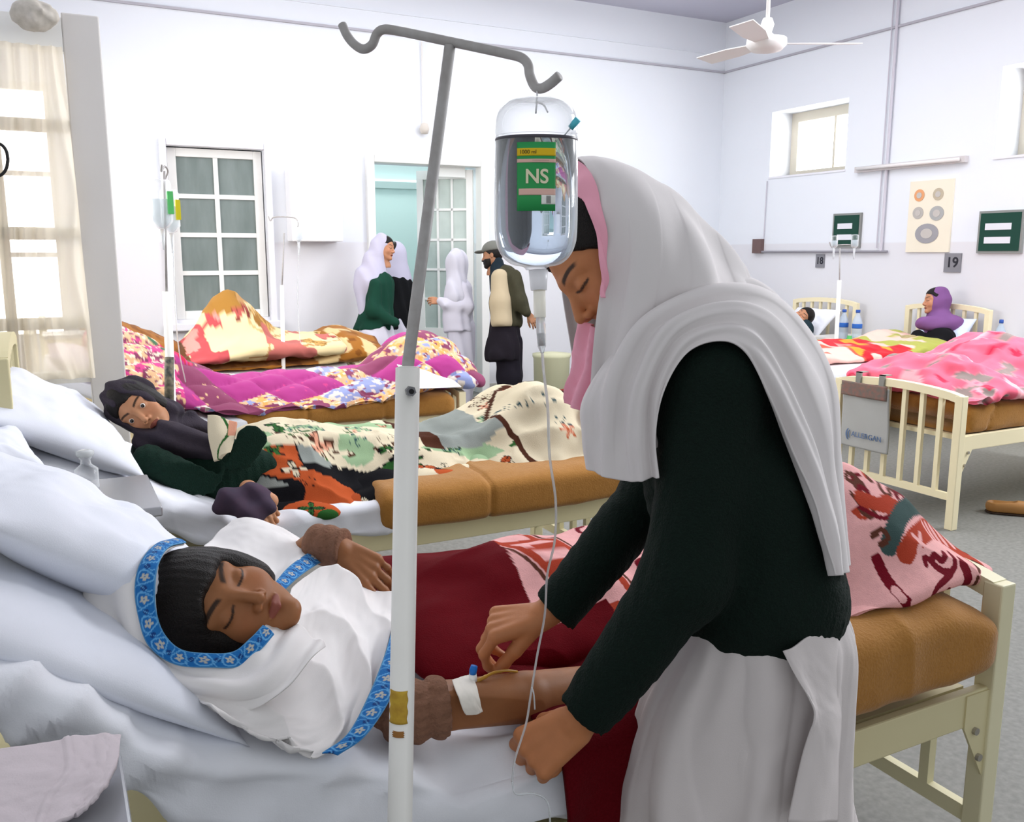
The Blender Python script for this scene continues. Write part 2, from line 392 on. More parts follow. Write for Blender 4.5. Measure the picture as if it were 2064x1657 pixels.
leaf.build('door_leaf', white_paint, d1); gl.build('window_pane', mat('dusty_light_glass', '#b5c2bc', .2, noise=.4, nscale=5, hex2='#8fa09a'), d1)
d2 = senv('door_2', (3.6, 10.55, 0))
MB().box((3.35, 10.5, 0), (3.43, 10.6, 2.35)).box((4.3, 10.5, 0), (4.38, 10.6, 2.35)).box((3.43, 10.5, 2.27), (4.3, 10.6, 2.35)).build('door_frame', mat('greyish_frame', '#a9bdbb', .6), d2)
MB().box((3.43, 10.54, 0), (4.3, 10.58, 2.27)).build('door_leaf', mat('corridor_door', '#cfe6e2', .6), d2)
single('door_sign', MB().box((3.62, YB+.1, 2.28), (3.98, YB+.12, 2.42)), mat('sign_white', '#f4f7f4', .5), 'white blank sign hanging in the doorway of the back wall', 'sign')
single('wall_box', MB().box((2.07, YB-.2, 1.61), (2.56, YB, 2.28)), mat('white_box', '#f1f1f3', .4), 'white rectangular cabinet box mounted on the back wall between window and doorway', 'cabinet', bevel=.012)
t = thing('pull_cord', (3.47, YB-.02, 2.75), 'thin pale cord with a round knob hanging on the back wall above the doorway', 'cord')
MB().tube([(3.47, YB-.02, 3.55), (3.472, YB-.02, 2.75)], .007, 6).build('string', mat('cord_beige', '#e3dfdb', .8), t)
MB().lathe([(.005, .06), (.035, .05), (.05, 0), (.035, -.045), (.005, -.05)], (3.47, YB-.055, 2.72), 14).build('knob', mat('knob_beige', '#cfc8bf', .6), t, True)
# ceiling fan
fc = P(1545, 88, 6.0); fanm = mat('fan_white', '#e6e4e2', .5); t = thing('ceiling_fan', fc, 'white three-blade ceiling fan hanging on its rod near the far corner', 'fan')
MB().tube([fc+np.array([0,0,.1]), (fc[0], fc[1], HC)], .014).build('rod', fanm, t, True)
MB().lathe([(.03, .16), (.045, .12), (.03, .07), (.05, .05), (.13, .03), (.135, -.01), (.10, -.045), (.03, -.06)], fc, 24).build('motor_housing', fanm, t, True)
for a in (-27, 92, 213):
    M = Matrix.Translation(Vector(fc)) @ Matrix.Rotation(math.radians(a), 4, 'Z') @ Matrix.Rotation(math.radians(10), 4, 'X')
    V = []; n = 10
    for i in range(n+1):
        x = .12+.5*i/n; wd = .045+.03*min(1, i/4); V += [M @ Vector((x, -wd, 0)), M @ Vector((x, wd, 0))]
    mesh('blade', V, [(2*i, 2*i+2, 2*i+3, 2*i+1) for i in range(n)], fanm, t, False, solid=.006)
# tube light, poster, boards, number plates on the right wall
t = thing('tube_light', (XR, 6.0, 2.32), 'long unlit tube light fitting fixed level on the right wall', 'light')
MB().box((XR-.05, 5.38, 2.29), (XR, 6.6, 2.345)).build('fitting', mat('fitting_grey', '#cdc8c8', .5), t)
MB().tube([(XR-.07, 5.42, 2.315), (XR-.07, 6.56, 2.325)], .016, 12).build('glass_tube', mat('tube_glass', '#e8e4e2', .3), t, True)
def wallbox(y0, y1, z0, z1, d=.02): return MB().box((XR-d, y0, z0), (XR, y1, z1))
def disc(y, z, ry, rz, x, n=24, wob=0):
    m = MB(); V = [(x, y+ry*math.cos(2*math.pi*k/n)*(1+wob*math.sin(3*2*math.pi*k/n)), z+rz*math.sin(2*math.pi*k/n)) for k in range(n)]
    V2 = [(x+.002, b, c) for a, b, c in V]
    m.add(V+V2, [tuple(range(n))]+[(k, (k+1) % n, n+(k+1) % n, n+k) for k in range(n)]); return m
t = thing('wall_poster', (XR, 5.72, 1.5), 'cream poster with six round grey and orange pictures hung on the right wall', 'poster')
wallbox(5.49, 5.95, 1.51, 2.16).build('sheet', mat('poster_cream', '#ebe3cf', .6), t)
for (yy, zz, ry, rz, c) in ((5.84, 2.03, .055, .055, '#e0a070'), (5.64, 2.03, .055, .055, '#bcb09a'), (5.84, 1.87, .058, .055, '#b4b0aa'), (5.64, 1.86, .075, .065, '#a9aaa9'), (5.73, 1.68, .125, .09, '#9b9a9e')):
    disc(yy, zz, ry, rz, XR-.024).build('picture', mat('disc'+c, c, .6), t)
    disc(yy, zz, ry*.5, rz*.5, XR-.027).build('picture', mat('disc_in', '#bfbab4', .6), t)
for y0, y1, z0, z1, lab in ((6.50, 6.86, 1.555, 1.90, 'small dark green notice board behind the drip bottles on the right wall'), (4.80, 5.21, 1.50, 1.86, 'dark green notice board with two white slips, nearest the right edge of photo')):
    t = thing('notice_board', (XR, (y0+y1)/2, z0), lab, 'board', 'green notice boards on the right wall')
    wallbox(y0, y1, z0, z1, .025).build('frame', mat('grey_board_frame', '#8b8d8a', .6), t)
    MB().box((XR-.03, y0+.02, z0+.02), (XR-.024, y1-.02, z1-.02)).build('board', mat('board_green', '#20453a', .9), t)
    for zz in (.62, .3): MB().box((XR-.033, y0+.1, z0+(z1-z0)*zz-.025), (XR-.029, y1-.07, z0+(z1-z0)*zz+.03)).build('paper_slip', mat('slip_white', '#dfe0e6', .8), t)
def text(s, size, loc, rot, m, parent, name='lettering', ext=.001, align='CENTER', bold=False):
    c = bpy.data.curves.new(name, 'FONT'); c.body = s; c.size = size; c.align_x = align; c.align_y = 'CENTER'; c.extrude = ext
    if bold: c.offset = size*.02
    o = bpy.data.objects.new(name, c); COL.objects.link(o)
    dg = bpy.context.evaluated_depsgraph_get(); me = bpy.data.meshes.new_from_object(o.evaluated_get(dg)); bpy.data.objects.remove(o)
    me.transform(Matrix.Translation(Vector(loc)) @ rot); me.materials.clear(); me.materials.append(m)
    o = bpy.data.objects.new(name, me); COL.objects.link(o); return adopt(o, parent)
RW = Matrix(((0, 0, -1), (-1, 0, 0), (0, 1, 0))).to_4x4()     # text on the right wall facing -x
dark = mat('dark_ink', '#2b2b33', .7)
for y0, y1, z0, z1, s in ((6.96, 7.08, 1.35, 1.49, '18'), (5.36, 5.53, 1.33, 1.50, '19')):
    t = thing('bed_number_plate', (XR, (y0+y1)/2, z0), 'small grey plate reading %s on the right wall' % s, 'sign', 'bed number plates')
    wallbox(y0, y1, z0, z1, .012).build('plate', mat('plate_grey', '#85858b', .6), t)
    text(s, .125 if s == '19' else .1, (XR-.0135, (y0+y1)/2, (z0+z1)/2), RW, dark, t, bold=True)
# ---------------------------------------------------------------- curtained glazed leaf (left)
YC = 4.2
o = senv('door_3', (.2, YC, 0))
f = MB(); f.box((.135, YC, 0), (.275, YC+.05, Yp(195, 32, 4.2)[2])).build('door_stile', mat('stile_paint', '#d6d3d0', .6, noise=.1, nscale=4, hex2='#aaa69e'), o, bevel=.006)
f = MB(); f.box((-.62, YC, 2.30), (.135, YC+.05, Yp(150, 38, 4.2)[2])).box((-.62, YC, 0), (.135, YC+.05, .45)).build('door_rail', white_paint, o)
f = MB()
for z in (.98, 1.21, 1.58, 2.01): f.box((-.62, YC+.01, z-.025), (.135, YC+.04, z+.025))
for x in (-.14, ): f.box((x-.02, YC+.01, .45), (x+.02, YC+.04, 2.35))
f.build('glazing_bars', white_paint, o)
cur_m = bpy.data.materials.new('curtain_voile'); cur_m.use_nodes = True; nt = cur_m.node_tree
b = nt.nodes['Principled BSDF']; b.inputs['Base Color'].default_value = srgb('#e9e3d6')+(1,); b.inputs['Roughness'].default_value = .9
tl = nt.nodes.new('ShaderNodeBsdfTranslucent'); tl.inputs[0].default_value = srgb('#f5ecd8')+(1,)
tp = nt.nodes.new('ShaderNodeBsdfTransparent'); m1 = nt.nodes.new('ShaderNodeMixShader'); m1.inputs[0].default_value = .5
m2 = nt.nodes.new('ShaderNodeMixShader'); m2.inputs[0].default_value = .16; out = nt.nodes['Material Output']
nt.links.new(b.outputs[0], m1.inputs[1]); nt.links.new(tl.outputs[0], m1.inputs[2]); nt.links.new(m1.outputs[0], m2.inputs[1]); nt.links.new(tp.outputs[0], m2.inputs[2]); nt.links.new(m2.outputs[0], out.inputs[0])
nu, nv = 260, 160
u, v = np.meshgrid(np.linspace(0, 1, nu), np.linspace(0, 1, nv), indexing='ij')
xx = -.5+.63*u; xx = xx-.03*v*np.sin(3*u+1)
zz = 2.31-v*1.33
ph = 60*u+5*np.sin(v*2.2+u*9)*v+8*fbm(u*2, v*1.2)
yy = YC-.035-.018*(np.sin(ph)+.5*np.sin(ph*1.7+2))*(.5+.5*v)-.012*fbm(u*8, v*3)
cu = surf('curtain', np.stack([xx, yy, zz], -1), cur_m, None, solid=0)
tag(cu, 'sheer off-white curtain hanging over the glazed leaf at the left edge', 'curtain')
V, F = nets(lambda X: s_ell(X, Yp(70, 30, 4.13), (.085, .045, .055))+.018*fbm(X[..., 0]*28, X[..., 1]*28, X[..., 2]*28), Yp(70, 30, 4.13)-.14, Yp(70, 30, 4.13)+.14, .006)
tag(mesh('tied_cloth', V, F, mat('grimy_cloth', '#c9c3ba', .95, noise=.5, nscale=30, hex2='#8b8578')), 'knotted bundle of grubby cloth tied on top of the curtain rail', 'cloth')

G = cr([Yp(-6+22*math.cos(a), 322+33*math.sin(a), 4.1) for a in np.linspace(0, 2*math.pi, 13)], 60)
single('cable_loop', MB().tube(G, .006, 8), mat('black_cable', '#1a1a1c', .5), 'black cable loop hanging on the curtain at the left edge', 'cable', smooth=True)
# ---------------------------------------------------------------- beds
def bed(label, x0, x1, y0, y1, head=-1, hz=1.1, fz=.77, m=None, m2=None, bars=7, raise_=0):
    """steel ward bed; head=-1 head end at x0, +1 at x1; local origin at floor corner"""
    m = m or cream; m2 = m2 or m
    t = thing('hospital_bed', ((x0+x1)/2, (y0+y1)/2, 0), label, 'bed', 'steel ward beds')
    for end in (0, 1):
        ishead = (end == 0) == (head < 0); X = x0 if end == 0 else x1; top = hz if ishead else fz
        pw = .024
        for yy in (y0, y1):
            MB().box((X-pw, yy-pw, 0), (X+pw, yy+pw, top)).build('leg', m2, t, bevel=.004)
        # arched top rail
        n = 14; pts = []
        for i in range(n+1):
            s = i/n; pts.append((y0+(y1-y0)*s, top-.02+.035*math.sin(math.pi*s)**.7))
        V = []; F = []
        for yy, zz in pts: q_ = pw-.0015; V += [(X-q_, yy, zz-.022), (X+q_, yy, zz-.022), (X+q_, yy, zz+.0215), (X-q_, yy, zz+.0215)]
        for i in range(n):
            a = 4*i; b = a+4
            for k in range(4): F.append((a+k, a+(k+1) % 4, b+(k+1) % 4, b+k))
        F += [(3, 2, 1, 0), (4*n, 4*n+1, 4*n+2, 4*n+3)]
        mesh('headboard_rail' if ishead else 'footboard_rail', V, F, m2, t, False)
        MB().box((X-.012, y0, .16), (X+.012, y1, .20)).build('cross_bar', m2, t)
        for i in range(1, bars):
            s = i/bars; yy = y0+(y1-y0)*s; zt = top-.03+.035*math.sin(math.pi*s)**.7
            MB().box((X-.012, yy-.013, .2), (X+.012, yy+.013, zt)).build('bar', m2, t)
    for yy in (y0, y1):
        s = 1 if yy == y0 else -1
        MB().box((x0+.02, yy-.012, .44), (x1-.02, yy+.012, .525)).build('side_rail', m, t, bevel=.004)
        for X, q in ((x0, 1), (x1, -1)):
            b = MB(); b.add([(X+q*.02, yy-.016*s, .30), (X+q*.10, yy-.016*s, .44), (X+q*.10, yy-.016*s, .52), (X+q*.02, yy-.016*s, .52), (X+q*.02, yy-.010*s, .30), (X+q*.10, yy-.010*s, .44), (X+q*.10, yy-.010*s, .52), (X+q*.02, yy-.010*s, .52)],
                            [(0,1,2,3), (7,6,5,4), (0,4,5,1), (1,5,6,2), (2,6,7,3), (3,7,4,0)])
            br = b.build('bracket', m, t)
            for k, zz in enumerate((.36, .43)):
                MB().lathe([(.009, -.004), (.009, .004), (.004, .006)], (X+q*(.045+.02*k), yy-.02*s, zz), 8, 'y').build('bolt', mat('bolt_steel', '#a9a49a', .4, .6), br)
    b = MB(); b.box((x0+.05, y0+.03, .49), (x1-.05, y1-.03, .515)); b.build('bed_base', m, t)
    return t
def slab(name, x0, x1, y0, y1, zb, top, mt, p=5., r=.07, nx=120, nt=90, disp=None, colf=None, axis='x', label=None, cat=None, group=None, endp=3.):
    """closed soft form along x; y0,y1,zb,top may be functions of x / (x,y)"""
    s = np.linspace(0, 1, nx); e = np.clip(np.minimum(s, 1-s)*(x1-x0)/r, 0, 1); e = 1-(1-e)**endp; e = np.maximum(e, 0)**(1/endp); e = np.maximum(e, .02)
    X = (x0+(x1-x0)*s)[:, None]
    th = np.linspace(0, 2*np.pi, nt, endpoint=False)[None, :]
    c = np.cos(th); sn = np.sin(th); cx = np.sign(c)*np.abs(c)**(2/p); sz = np.sign(sn)*np.abs(sn)**(2/p)
    f = lambda g: g(X) if callable(g) else np.full_like(X, g)
    Y0 = f(y0); Y1 = f(y1); ZB = f(zb)
    Yc = (Y0+Y1)/2; hy = (Y1-Y0)/2
    Yv = Yc+hy*cx*(1-(1-e[:, None])*r/np.maximum(hy, .01)*.9)
    T = top(X+0*Yv, Yv) if callable(top) else np.full_like(Yv, top)
    zm = ZB+.45*(T-ZB)
    Zv = np.where(sz > 0, zm+(T-zm)*sz*e[:, None], zm+(zm-ZB)*sz*e[:, None])
    G = np.stack([X+0*Yv, Yv, Zv], -1)
    if disp is not None:
        N = normals(np.concatenate([G, G[:, :1]], 1))[:, :-1]; cen = G.mean((0, 1)); s_ = np.sign(np.sum(N*(G-cen), -1).mean()); G = G+N*s_*disp(G)[..., None]
    V = G.reshape(-1, 3); F = gridF(nx, nt, True).tolist()
    F = [tuple(q) for q in F]; F += [tuple(range(nt)), tuple(range(nx*nt-1, nx*nt-nt-1, -1))]
    o = mesh(name, V, F, mt, None, True, None if colf is None else colf(G).reshape(-1, 3))
    return tag(o, label, cat, group)
def wrinkle(a=.006, fx=6, fy=6, sharp=1.5, seed=0):
    """ridged cloth wrinkles"""
    def g(G):
        x, y, z = G[..., 0]*fx+seed, G[..., 1]*fy+seed*1.7, G[..., 2]*fy
        n = 1-np.abs(fbm(x, y, z, 3))*2
        return a*(np.clip(n, 0, 1)**sharp-.5)+a*.6*fbm(x*.4, y*.4, z*.4)
    return g
def pillow(name, c, ax, sx, sy, th, mt, label, cat='pillow', group=None, seed=0, a=.010):
    """ax: columns = long side, short side, normal (world)"""
    n, m_ = 70, 54
    u, v = np.meshgrid(np.linspace(-1, 1, n), np.linspace(-1, 1, m_), indexing='ij')
    uu = u*(1-.07*(1-v*v)*np.abs(u)**2); vv = v*(1-.09*(1-u*u)*np.abs(v)**2)
    h = ((1-np.abs(u)**2.6)*(1-np.abs(v)**2.6))**.55
    wv = 1.0*a*np.sin(u*4+v*9+seed+3*fbm(u*1.2+seed, v*1.2))*np.clip(.3+1.3*fbm(u*1.5+seed, v*1.5+9), 0, 1)*np.clip(h*1.6-.3, 0, 1)+a*(fbm(u*2.5+seed, v*2.5+seed, 0, 3)+.6*(1-np.abs(fbm(u*3+seed*2, v*1.2+3*seed, 5))*2))*np.clip(h*2, 0, 1)
    A = np.array(ax, float); pos = []
    for sgn in (1, -1):
        L = np.stack([uu*sx/2, vv*sy/2, sgn*(th/2*h+wv*(sgn > 0))], -1); pos.append(np.array(c)+L@A.T)
    V = np.concatenate([q.reshape(-1, 3) for q in pos]); F1 = gridF(n, m_); F2 = gridF(n, m_)[:, ::-1]+n*m_
    F = [tuple(f) for f in F1.tolist()]+[tuple(f) for f in F2.tolist()]
    bm = bmesh.new(); vs = [bm.verts.new(q) for q in V]
    for f in F: bm.faces.new([vs[i] for i in f])
    bmesh.ops.remove_doubles(bm, verts=bm.verts, dist=.0008)
    me = bpy.data.meshes.new(name); bm.to_mesh(me); bm.free(); me.polygons.foreach_set('use_smooth', [True]*len(me.polygons)); me.materials.append(mt)
    o = bpy.data.objects.new(name, me); COL.objects.link(o); return tag(o, label, cat, group)
def axes(longd, nrm):
    l = np.array(longd, float); l /= np.linalg.norm(l); n = np.array(nrm, float); n -= l*(n@l); n /= np.linalg.norm(n)
    return np.stack([l, np.cross(n, l), n], 1)
B1 = bed('cream steel ward bed nearest the camera, holding the girl in the white shawl', -.22, 1.86, 1.20, 2.05, -1, 1.15, .77, cream, mat('near_frame_cream', '#e3ddba', .45, noise=.08, nscale=6, hex2='#b7ab84'), 6)
B2 = bed('cream steel ward bed of the patient in the dark grey headscarf', -.14, 2.10, 2.97, 3.80, -1, 1.2, .70, cream, None, 7)
B3 = bed('cream steel ward bed under the magenta patchwork quilt', -.10, 2.27, 5.10, 5.92, -1, 1.1, .64, cream2, None, 7)
B4 = bed('cream steel ward bed beside the back wall under the brown blanket', -.05, 2.25, 7.18, 7.98, -1, 1.0, .60, cream2, None, 7)
R2 = bed('cream steel ward bed with the grey bag hanging on its footboard', 4.32, 6.40, 3.10, 3.93, 1, 1.1, .745, cream2, None, 7)
R1 = bed('cream steel ward bed of the woman in the purple headscarf', 5.1, 7.18, 4.97, 5.78, 1, 1.02, .5, cream2, None, 7)
R0 = bed('cream steel ward bed at the right wall behind two water bottles', 5.1, 7.18, 6.40, 7.22, 1, 1.01, .5, cream2, None, 7)
# --- bed 1 mattress and sheet
up1 = lambda x: np.clip(.52-x, 0, None)*.45+np.clip(.12-x, 0, None)*.45
def mat1_top(x, y): return .69+up1(x)-.03*sstep(.35, .1, x)
sh1 = lambda G: wrinkle(.012, 5, 3, 1.6, 3)(G)+.013*(1-2*np.abs(np.sin(G[..., 2]*40-G[..., 0]*13-1.2*np.sin(G[..., 0]*5)+2.6*fbm(G[..., 0]*2.5, G[..., 1]*3, G[..., 2]*3))))*np.clip((1.34-G[..., 1])*7, 0, 1)*np.clip(.8+fbm(G[..., 0]*3, 2), 0, 1)+.010*np.sin(G[..., 1]*34+G[..., 0]*16+3*fbm(G[..., 0]*3, G[..., 1]*3))*np.clip(.5+1.2*fbm(G[..., 0]*3+4, G[..., 1]*3), 0, 1)+.008*np.sin(G[..., 2]*60+G[..., 0]*14+4*fbm(G[..., 0]*4, G[..., 2]*8))*np.clip((1.3-G[..., 1])*8, 0, 1)
slab('mattress', -.2, 1.33, 1.17, 2.03, lambda x: .535+up1(x), mat1_top, sheet_m, 6, .05, 240, 140, sh1, label='thick mattress wrapped in a rumpled white sheet on the nearest bed', cat='mattress')
slab('folded_blanket', 1.18, 1.845, 1.15, 2.0, .56, lambda x, y: .765+.0*x-.05*sstep(1.65, 1.85, x), must_m, 5, .12, 110, 100, wrinkle(.012, 3, 4, 1.2, 5), label='mustard brown wool blanket wrapped round the foot of the nearest mattress', cat='blanket', group='mustard brown wool blankets')
BR = axes((0, 1, 0.02), (.40, -.06, 1))
pillow('pillow', (-.045, 1.56, .962), axes((-.10, 1, .0), (.72, -.05, 1)), .76, .52, .10, pillow_m, 'lower white pillow of the nearest bed, its corner pointing at the bed edge', seed=1, group='white pillows on the nearest bed', a=.006)
pillow('pillow', (.02, 1.68, 1.018), axes((-.16, 1, -.02), (.72, -.05, 1)), .66, .46, .14, pillow_m, 'upper plump white pillow of the nearest bed, behind the girl with closed eyes', seed=4, group='white pillows on the nearest bed', a=.009)
# --- bed 2
up2 = lambda x: np.clip(.50-x, 0, None)*.50
slab('mattress', -.12, 1.08, 2.93, 3.79, lambda x: .50+up2(x), lambda x, y: .635+up2(x), sheet_m, 6, .05, 220, 130, lambda G: wrinkle(.016, 4.5, 4, 1.4, 8)(G)+.009*np.sin(G[..., 2]*45-G[..., 0]*9+4*fbm(G[..., 0]*5, G[..., 2]*6))*np.clip((3.05-G[..., 1])*8, 0, 1), label='white sheeted mattress raised at the head, under the patient in the dark headscarf', cat='mattress')
slab('folded_blanket', .985, 2.07, 2.91, 3.79, .50, .675, must_m, 5, .06, 120, 90, lambda G: wrinkle(.008, 3, 4, 1.2, 2)(G)-.010*np.exp(-((G[..., 0]-1.42)/.010)**2), label='mustard brown wool blanket folded over the mattress of the second bed', cat='blanket', group='mustard brown wool blankets')
pillow('pillow', (-.03, 3.28, .975), axes((-.12, 1, .12), (.62, -.20, 1)), .80, .50, .15, pillow_m, 'plump white pillow behind the patient in the dark grey headscarf', seed=9, a=.012)
pillow('pillow', (-.24, 2.85, 1.0), axes((-.2, 1, .1), (.5, -.5, 1)), .40, .36, .10, pillow_m, 'second white pillow poking in at the left edge beside the raised bed head', seed=19, a=.012)
rb = cr([P(62, 850, 2.86), P(72, 885, 2.85), P(68, 950, 2.87), P(52, 1000, 2.88)], 20)
def ribbon(name, C, wv, mt, label, cat, wd=.02):
    G = np.stack([C+np.array(wv)*k*wd for k in (-1, 0, 1)], 1); return tag(surf(name, G, mt, None, None, .002), label, cat)
ribbon('cloth_tie', rb, RT, sheet_m, 'white cloth tie dangling from the pillow of the second bed', 'ribbon', .012)
# --- bed 3
up3 = lambda x: np.clip(.75-x, 0, None)*.42
slab('mattress', -.05, 1.0, 5.04, 5.90, lambda x: .50+up3(x), lambda x, y: .60+up3(x), sheet_m, 6, .05, 90, 60, wrinkle(.008, 6, 6), label='white sheeted mattress under the magenta patchwork quilt', cat='mattress')
slab('folded_blanket', .88, 2.22, 5.04, 5.90, .49, .655, must_m, 4, .09, 120, 70, lambda G: wrinkle(.006, 3, 4, 1.2, 12)(G)-.012*np.exp(-((G[..., 0]-1.28)/.012)**2)-.010*np.exp(-((G[..., 0]-1.75)/.012)**2), label='long mustard brown rolled blanket below the magenta patchwork quilt', cat='blanket', group='mustard brown wool blankets')
pillow('pillow', (.16, 5.35, .90), axes((0, 1, 0), (.5, -.3, 1)), .72, .42, .15, mat('pinkish_pillow', '#efdcea', .85), 'pale pink pillow half hidden behind the white curtain post', seed=5)
def top3(x, y):
    yc = (y-5.48)
    ridge = .76+.34*sstep(.95, .22, x)+.20*sstep(1.75, 2.08, x)*sstep(2.6, 2.15, x)
    return ridge-.50*yc*yc-.25*np.clip(-yc-.12, 0, 1)+.018*fbm(x*4, y*6)
PAL = {'mag': '#a93a82', 'mauve': '#85405f', 'blue': '#8f99c6', 'peach': '#e0b68c', 'pink': '#cc4585', 'red': '#c32545', 'green': '#3f6b4c', 'cream': '#f2e2c8', 'orange': '#eba65e'}
PAL = {k: np.array(srgb(v)) for k, v in PAL.items()}
def patch_col(G, sc=.21, rot=.5):
    x, y = G[..., 0], G[..., 1]+G[..., 2]*.9
    a = x*math.cos(rot)+y*math.sin(rot); b = -x*math.sin(rot)+y*math.cos(rot)
    a = a+.02*fbm(x*5, y*5); b = b+.02*fbm(x*5+9, y*5)
    i = np.floor(a/sc).astype(int); j = np.floor(b/sc).astype(int); k = _T[(i*7+3) & 63, (j*11+5) & 63, 3]
    C = np.zeros(G.shape); base = [PAL['mag'], PAL['mauve'], PAL['peach'], PAL['mauve'], PAL['blue'], PAL['mag'], PAL['peach']]
    idx = np.minimum((k*len(base)).astype(int), len(base)-1)
    for q, c in enumerate(base): C[idx == q] = c
    # small printed flowers on the light patches
    n1 = vnoise(x*38, y*38); n2 = vnoise(x*30+40, y*30+7, 3); n3 = vnoise(x*60, y*60, 9)
    fl = (idx == 2) | (idx == 6)
    C[fl & (n1 > .62)] = PAL['orange']; C[fl & (n2 > .68)] = PAL['mauve']; C[fl & (n3 > .8)] = PAL['cream']; C[fl & (n1 < .2)] = PAL['blue']
    C[(idx == 4) & (n1 > .55)] = PAL['cream']*.75+PAL['blue']*.25; C[(idx == 4) & (n2 > .72)] = PAL['mauve']
    C[(idx == 3) & (n1*n2 > .48)] = PAL['peach']; C[(idx == 0) & (n1*n2 > .52)] = PAL['pink']
    # floral head end
    h = sstep(.72, .5, x)[..., None] > .5; f = np.where((n2 > .6)[..., None], PAL['pink'], PAL['peach']); f = np.where((n1 > .66)[..., None], PAL['mauve'], f); f = np.where((n3 > .74)[..., None], PAL['cream'], f)
    C = np.where(h, f, C)
    for cx, cy, r, nm in ((.62, 5.40, .09, 'red'), (.50, 5.42, .035, 'green'), (.70, 5.47, .03, 'green'), (.56, 5.34, .028, 'green')):
        d = np.hypot(x-cx, (G[..., 1]-cy))+.02*fbm(x*20, y*20); C = np.where((d < r)[..., None], PAL[nm], C)
        if nm == 'red': C = np.where((np.abs(np.sin(d*140)) > .93)[..., None] & (d < r)[..., None], PAL['pink'], C)
    return C
def puff(G):
    x, y = G[..., 0], G[..., 1]+G[..., 2]*.9
    a = x*math.cos(.5)+y*math.sin(.5); b = -x*math.sin(.5)+y*math.cos(.5)
    return .034*np.abs(np.sin(a*np.pi/.21))**.5*np.abs(np.sin(b*np.pi/.21))**.5+.012*fbm(x*7, y*7)
slab('patchwork_quilt', .18, 2.44, lambda x: 5.02+.06*sstep(1.4, 2.4, x)+.05*sstep(.5, .2, x), 5.92, lambda x: .66+np.clip(.7-x, 0, None)*.42, top3, cloth_v, 3.2, .16, 420, 220, puff, patch_col, label='puffy magenta patchwork quilt with blue and peach flowered squares', cat='quilt')
pp = P(820, 765, 5.2)
G = cr([[P(800, 735, 5.35), P(815, 755, 5.25), P(797, 785, 5.17)], [P(850, 745, 5.42), P(865, 765, 5.32), P(860, 783, 5.24)], [P(895, 760, 5.6), P(915, 768, 5.5), P(930, 780, 5.42)]], 24); G = cr(G.transpose(1, 0, 2), 24).transpose(1, 0, 2)
tag(surf('paper_sheet', G, mat('paper_white', '#f2f2f6', .8), None, None, .004), 'white sheet laid over the foot end of the patchwork quilt bed', 'sheet')
# --- bed 4 (back left)
slab('mattress', .0, 2.2, 7.14, 7.96, .48, .60, sheet_m, 6, .05, 60, 40, wrinkle(.006), label='white mattress of the bed beside the back wall', cat='mattress')
def top4(x, y): return .74+.26*sstep(1.1, .35, x)+.13*np.exp(-((x-2.25)/.25)**2)-.28*np.clip(7.5-y, 0, 1)+.02*fbm(x*4, y*5)
def col4(G):
    x, y, z = G[..., 0], G[..., 1], G[..., 2]
    C = np.zeros(G.shape)+np.array(srgb('#9c6424')); C[vnoise(x*16, y*16, z*16) > .66] = srgb('#7d4a17'); C[(x > 1.9) & (vnoise(x*8, y*8+3, z*8) > .6)] = srgb('#d8bd8a'); return C
slab('brown_blanket', .2, 2.55, 7.10, 7.98, .60, top4, cloth_v, 3.2, .12, 160, 90, wrinkle(.03, 3, 3, 1.2, 4), col4, label='brown fleece blanket covering the bed beside the back wall', cat='blanket')
def top4b(x, y): return .70+.43*np.exp(-((x-1.27)/.28)**2)*np.exp(-((y-7.6)/.34)**2)+.12*sstep(1.0, 1.5, x)
def flowers(C, s, t, L, cols, rs, r0=.035, r1=.07):
    for k in range(L):
        cx = s.min()+(s.max()-s.min())*rs.rand(); cy = t.min()+(t.max()-t.min())*rs.rand(); rr = r0+(r1-r0)*rs.rand(); ph = rs.rand()*6; npet = rs.choice([3, 4, 5, 2])
        m = (np.abs(s-cx) < rr*1.4) & (np.abs(t-cy) < rr*1.4); d = np.hypot(s-cx, t-cy); a = np.arctan2(t-cy, s-cx); R_ = rr*(.62+.38*np.cos(npet*(a-ph)))
        c = cols[rs.randint(len(cols))]; C[m & (d < R_*1.15)] = c[1]; C[m & (d < R_)] = c[0]; C[m & (d < R_) & (np.abs(np.sin(npet*(a-ph)/2)) < .10)] = c[1]; C[m & (d < rr*.16)] = c[1]
    return C
def col4b(G):
    x, y, z = G[..., 0], G[..., 1], G[..., 2]; C = np.zeros(G.shape)+np.array(srgb('#e2cfa0'))
    r = vnoise(x*6+2, y*6, z*7); C[(x < 1.2) & (r > .40)] = srgb('#b34a4e'); C[(x < 1.2) & (r > .62)] = srgb('#d68f86'); C[(x < .92)] = srgb('#5d3a1d')
    d = np.hypot((x-1.55)*1.0, (z-.98)*1.4); C[(d < .1)] = srgb('#9c6b2a'); C[(np.abs(d-.14) < .012)] = srgb('#c4a36c'); C[(z > 1.03) & (x < 1.38)] = srgb('#a37532')
    flowers(C, x, y*.6+z, 12, [(srgb('#b3564f'), srgb('#7d3530')), (srgb('#c79a55'), srgb('#8f6a30'))], np.random.RandomState(4), .05, .10)
    C[(x > 1.35) & (np.abs(vnoise(x*5+7, y*5, z*5)-.5) < .03)] = srgb('#b98d5a'); C[(x > 1.5) & (r > .68)] = srgb('#bd6a62'); return C
slab('printed_blanket', .85, 2.15, 7.05, 7.82, .66, top4b, cloth_v, 2.6, .10, 150, 90, wrinkle(.035, 3, 3.5, 1.3, 21), col4b, label='cream and red printed blanket heaped over raised knees by the back wall', cat='blanket')
